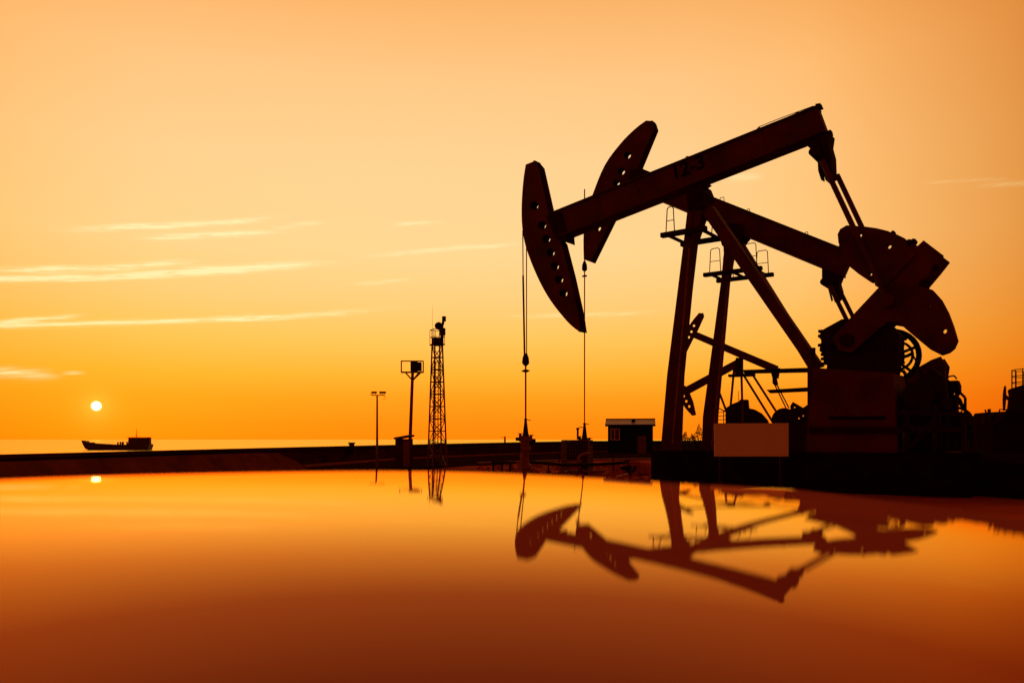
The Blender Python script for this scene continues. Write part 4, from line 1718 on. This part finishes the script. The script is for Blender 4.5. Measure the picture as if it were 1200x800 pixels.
D = 46
r0 = world(1196, 540, D)
r = thing('pump_house', 'low black pump house at the right edge below the storage tank', 'pump house', (r0.x, r0.y, 0))
bm = B()
zt = world(0, 481, D).z
x0, x1 = (1163 - 1196) / F * D, 4.0
plate(bm, [(x0, 0), (x1, 0), (x1, zt), (-0.2, zt), (-0.8, zt - .05), (x0 + .5, zt - .62), (x0, zt - .75)], [], 0, 3.2)
obj('wall', bm, M['tarred'], r)
for i in range(3):
    bm = B()
    box(bm, (-0.4 + i * .34, -.02, world(0, 523, D).z), (0.16, 0.03, 0.14))
    obj('vent', bm, M['dark_steel'], r)
for x, h in ((-1.45, .35), (-1.1, .25), (-.75, .3)):
    bm = B()
    tube(bm, (x, 1, zt - .7), (x, 1, zt - .7 + h + .2), 0.09, 8)
    obj('vent_pipe', bm, M['dark_steel'], r)

D = 50
r0 = world(1152, 520, D)
r = thing('railing', 'thin horizontal pipe railing between the second pumpjack and the pump house', 'railing', (r0.x, r0.y, 0))
zr, zl = world(0, 490, D).z, world(0, 497, D).z
bm = B()
tube(bm, (-0.75, 0, zr + .02), (0.95, 0, zr - .12), 0.045, 6)
obj('rail', bm, M['dark_steel'], r)
rq = random.Random(8)
for i in range(16):
    bm = B()
    x = -.8 + i * .115
    tube(bm, (x, .3, 0), (x + rq.uniform(-.03, .03), .3, zl - .05 - rq.uniform(0, .25)), 0.022, 5, .008)
    obj('picket', bm, M['dark_steel'], r)
for x in (-.72, -.42, -.05, .3, .62):
    bm = B()
    tube(bm, (x, 0, 0), (x, 0, zr), 0.03, 6)
    obj('post', bm, M['dark_steel'], r)
D = 52
for px, pts, lb in ((1149, [(0, 485), (.6, 487), (.3, 491), (-.4, 496), (0, 506)], 'short knobbly valve stem standing behind the thin pipe railing'),
                    (1159, [(0, 479), (0, 485), (1, 492), (2, 500)], 'forked dark pipe stand leaning beside the pump house')):
    r0 = world(px, 510, D)
    r = thing('pipe_stand', lb, 'pipe stand', (r0.x, r0.y, 0))
    bm = B()
    q = [(a / F * D, 0, world(0, b, D).z) for a, b in pts]
    path(bm, q + [(q[-1][0], 0, 0)], 0.10, 6)
    if px == 1159:
        tube(bm, q[2], (-.28, 0, world(0, 480, D).z), 0.05, 6)
    obj('stem', bm, M['dark_steel'], r)

for px, py, D, hh, lb in ((1171, 484, 47, .34, 'squat dark domed vessel rising behind the pump house roof'),
                          (1184, 478, 50, .22, 'small dark domed vessel between the pump house and the storage tank')):
    c = world(px, py, D)
    r = thing('vessel', lb, 'vessel', (c.x, c.y, 0))
    bm = B()
    tube(bm, (0, 0, 0), (0, 0, c.z - .1), hh, 16)
    tube(bm, (0, 0, c.z - .1), (0, 0, c.z + .05), hh, 16, hh * .5)
    obj('shell', bm, M['tarred'], r)
    bm = B()
    path(bm, [(hh * .8, 0, c.z * .6), (hh * 1.2, 0, c.z * .6), (hh * 1.2, 0, c.z + .22), (0, 0, c.z + .22), (0, 0, c.z)], .035, 6)
    obj('pipe', bm, M['dark_steel'], r)

# dark earth bund closing the yard on the right
bm = B()
rows = []
rb = random.Random(11)
for i in range(40):
    x = 12.9 + 1.3 * i
    hgt = 0.0 if i == 0 else 1.0
    row = []
    for y, z in ((15.5, -.05), (17.5, .62), (20, .92), (24, 1.0), (29, 1.02), (34, 1.04), (38, .95), (41, -.05)):
        row.append(bm.verts.new((x + (y - 24) * (-.25 if i == 0 else 0), y, z * hgt + rb.uniform(-.05, .05) * hgt)))
    rows.append(row)
for a, b in zip(rows, rows[1:]):
    for j in range(7):
        bm.faces.new((a[j], b[j], b[j + 1], a[j + 1]))
struct('bund', bm, M['foundation'])

# scrub growing by the sea wall behind the posts
rb = random.Random(21)
for px, ht, wd, lb in ((819, 3.1, 1.6, 'rounded dark shrub by the sea wall, tallest between the pumpjack posts'),
                       (803, 2.4, 1.3, 'low ragged shrub by the sea wall just right of the largest pumpjack post'),
                       (811, 2.2, 1.2, 'low ragged shrub by the sea wall midway between the pumpjack posts'),
                       (829, 2.6, 1.3, 'dark shrub by the sea wall just left of the second pumpjack post')):
    c = world(px, 520, 90 + rb.uniform(0, 3))
    r = thing('shrub', lb, 'shrub', (c.x, c.y, 0.0), 0, 'shrubs behind the pumpjack posts')
    bm = B()
    for i in range(6):
        t = rb.uniform(0, 6.28)
        tube(bm, (0, 0, 0), (math.cos(t) * wd * .4, math.sin(t) * wd * .4, ht * rb.uniform(.5, .8)), 0.05, 4, 0.02)
    obj('stem', bm, M['dark_steel'], r)
    bm = B()
    for i in range(520):
        t = rb.uniform(0, 6.28)
        q = rb.random() ** .6
        ph = rb.random()
        p = Vector((math.cos(t) * wd * q * math.sin(math.pi * (0.15 + .8 * ph)) * .62, math.sin(t) * wd * q * .62, ht * (0.08 + ph * (1 - .35 * q * q)) + rb.uniform(-.1, .1)))
        a = Vector((rb.uniform(-1, 1), rb.uniform(-1, 1), rb.uniform(-1, 1))).normalized()
        b = a.orthogonal().normalized()
        s_ = rb.uniform(.06, .14)
        bm.faces.new([bm.verts.new(p + v) for v in (a * s_, b * s_ * .5, -a * s_, -b * s_ * .5)])
    obj('foliage', bm, M['leaf'], r)
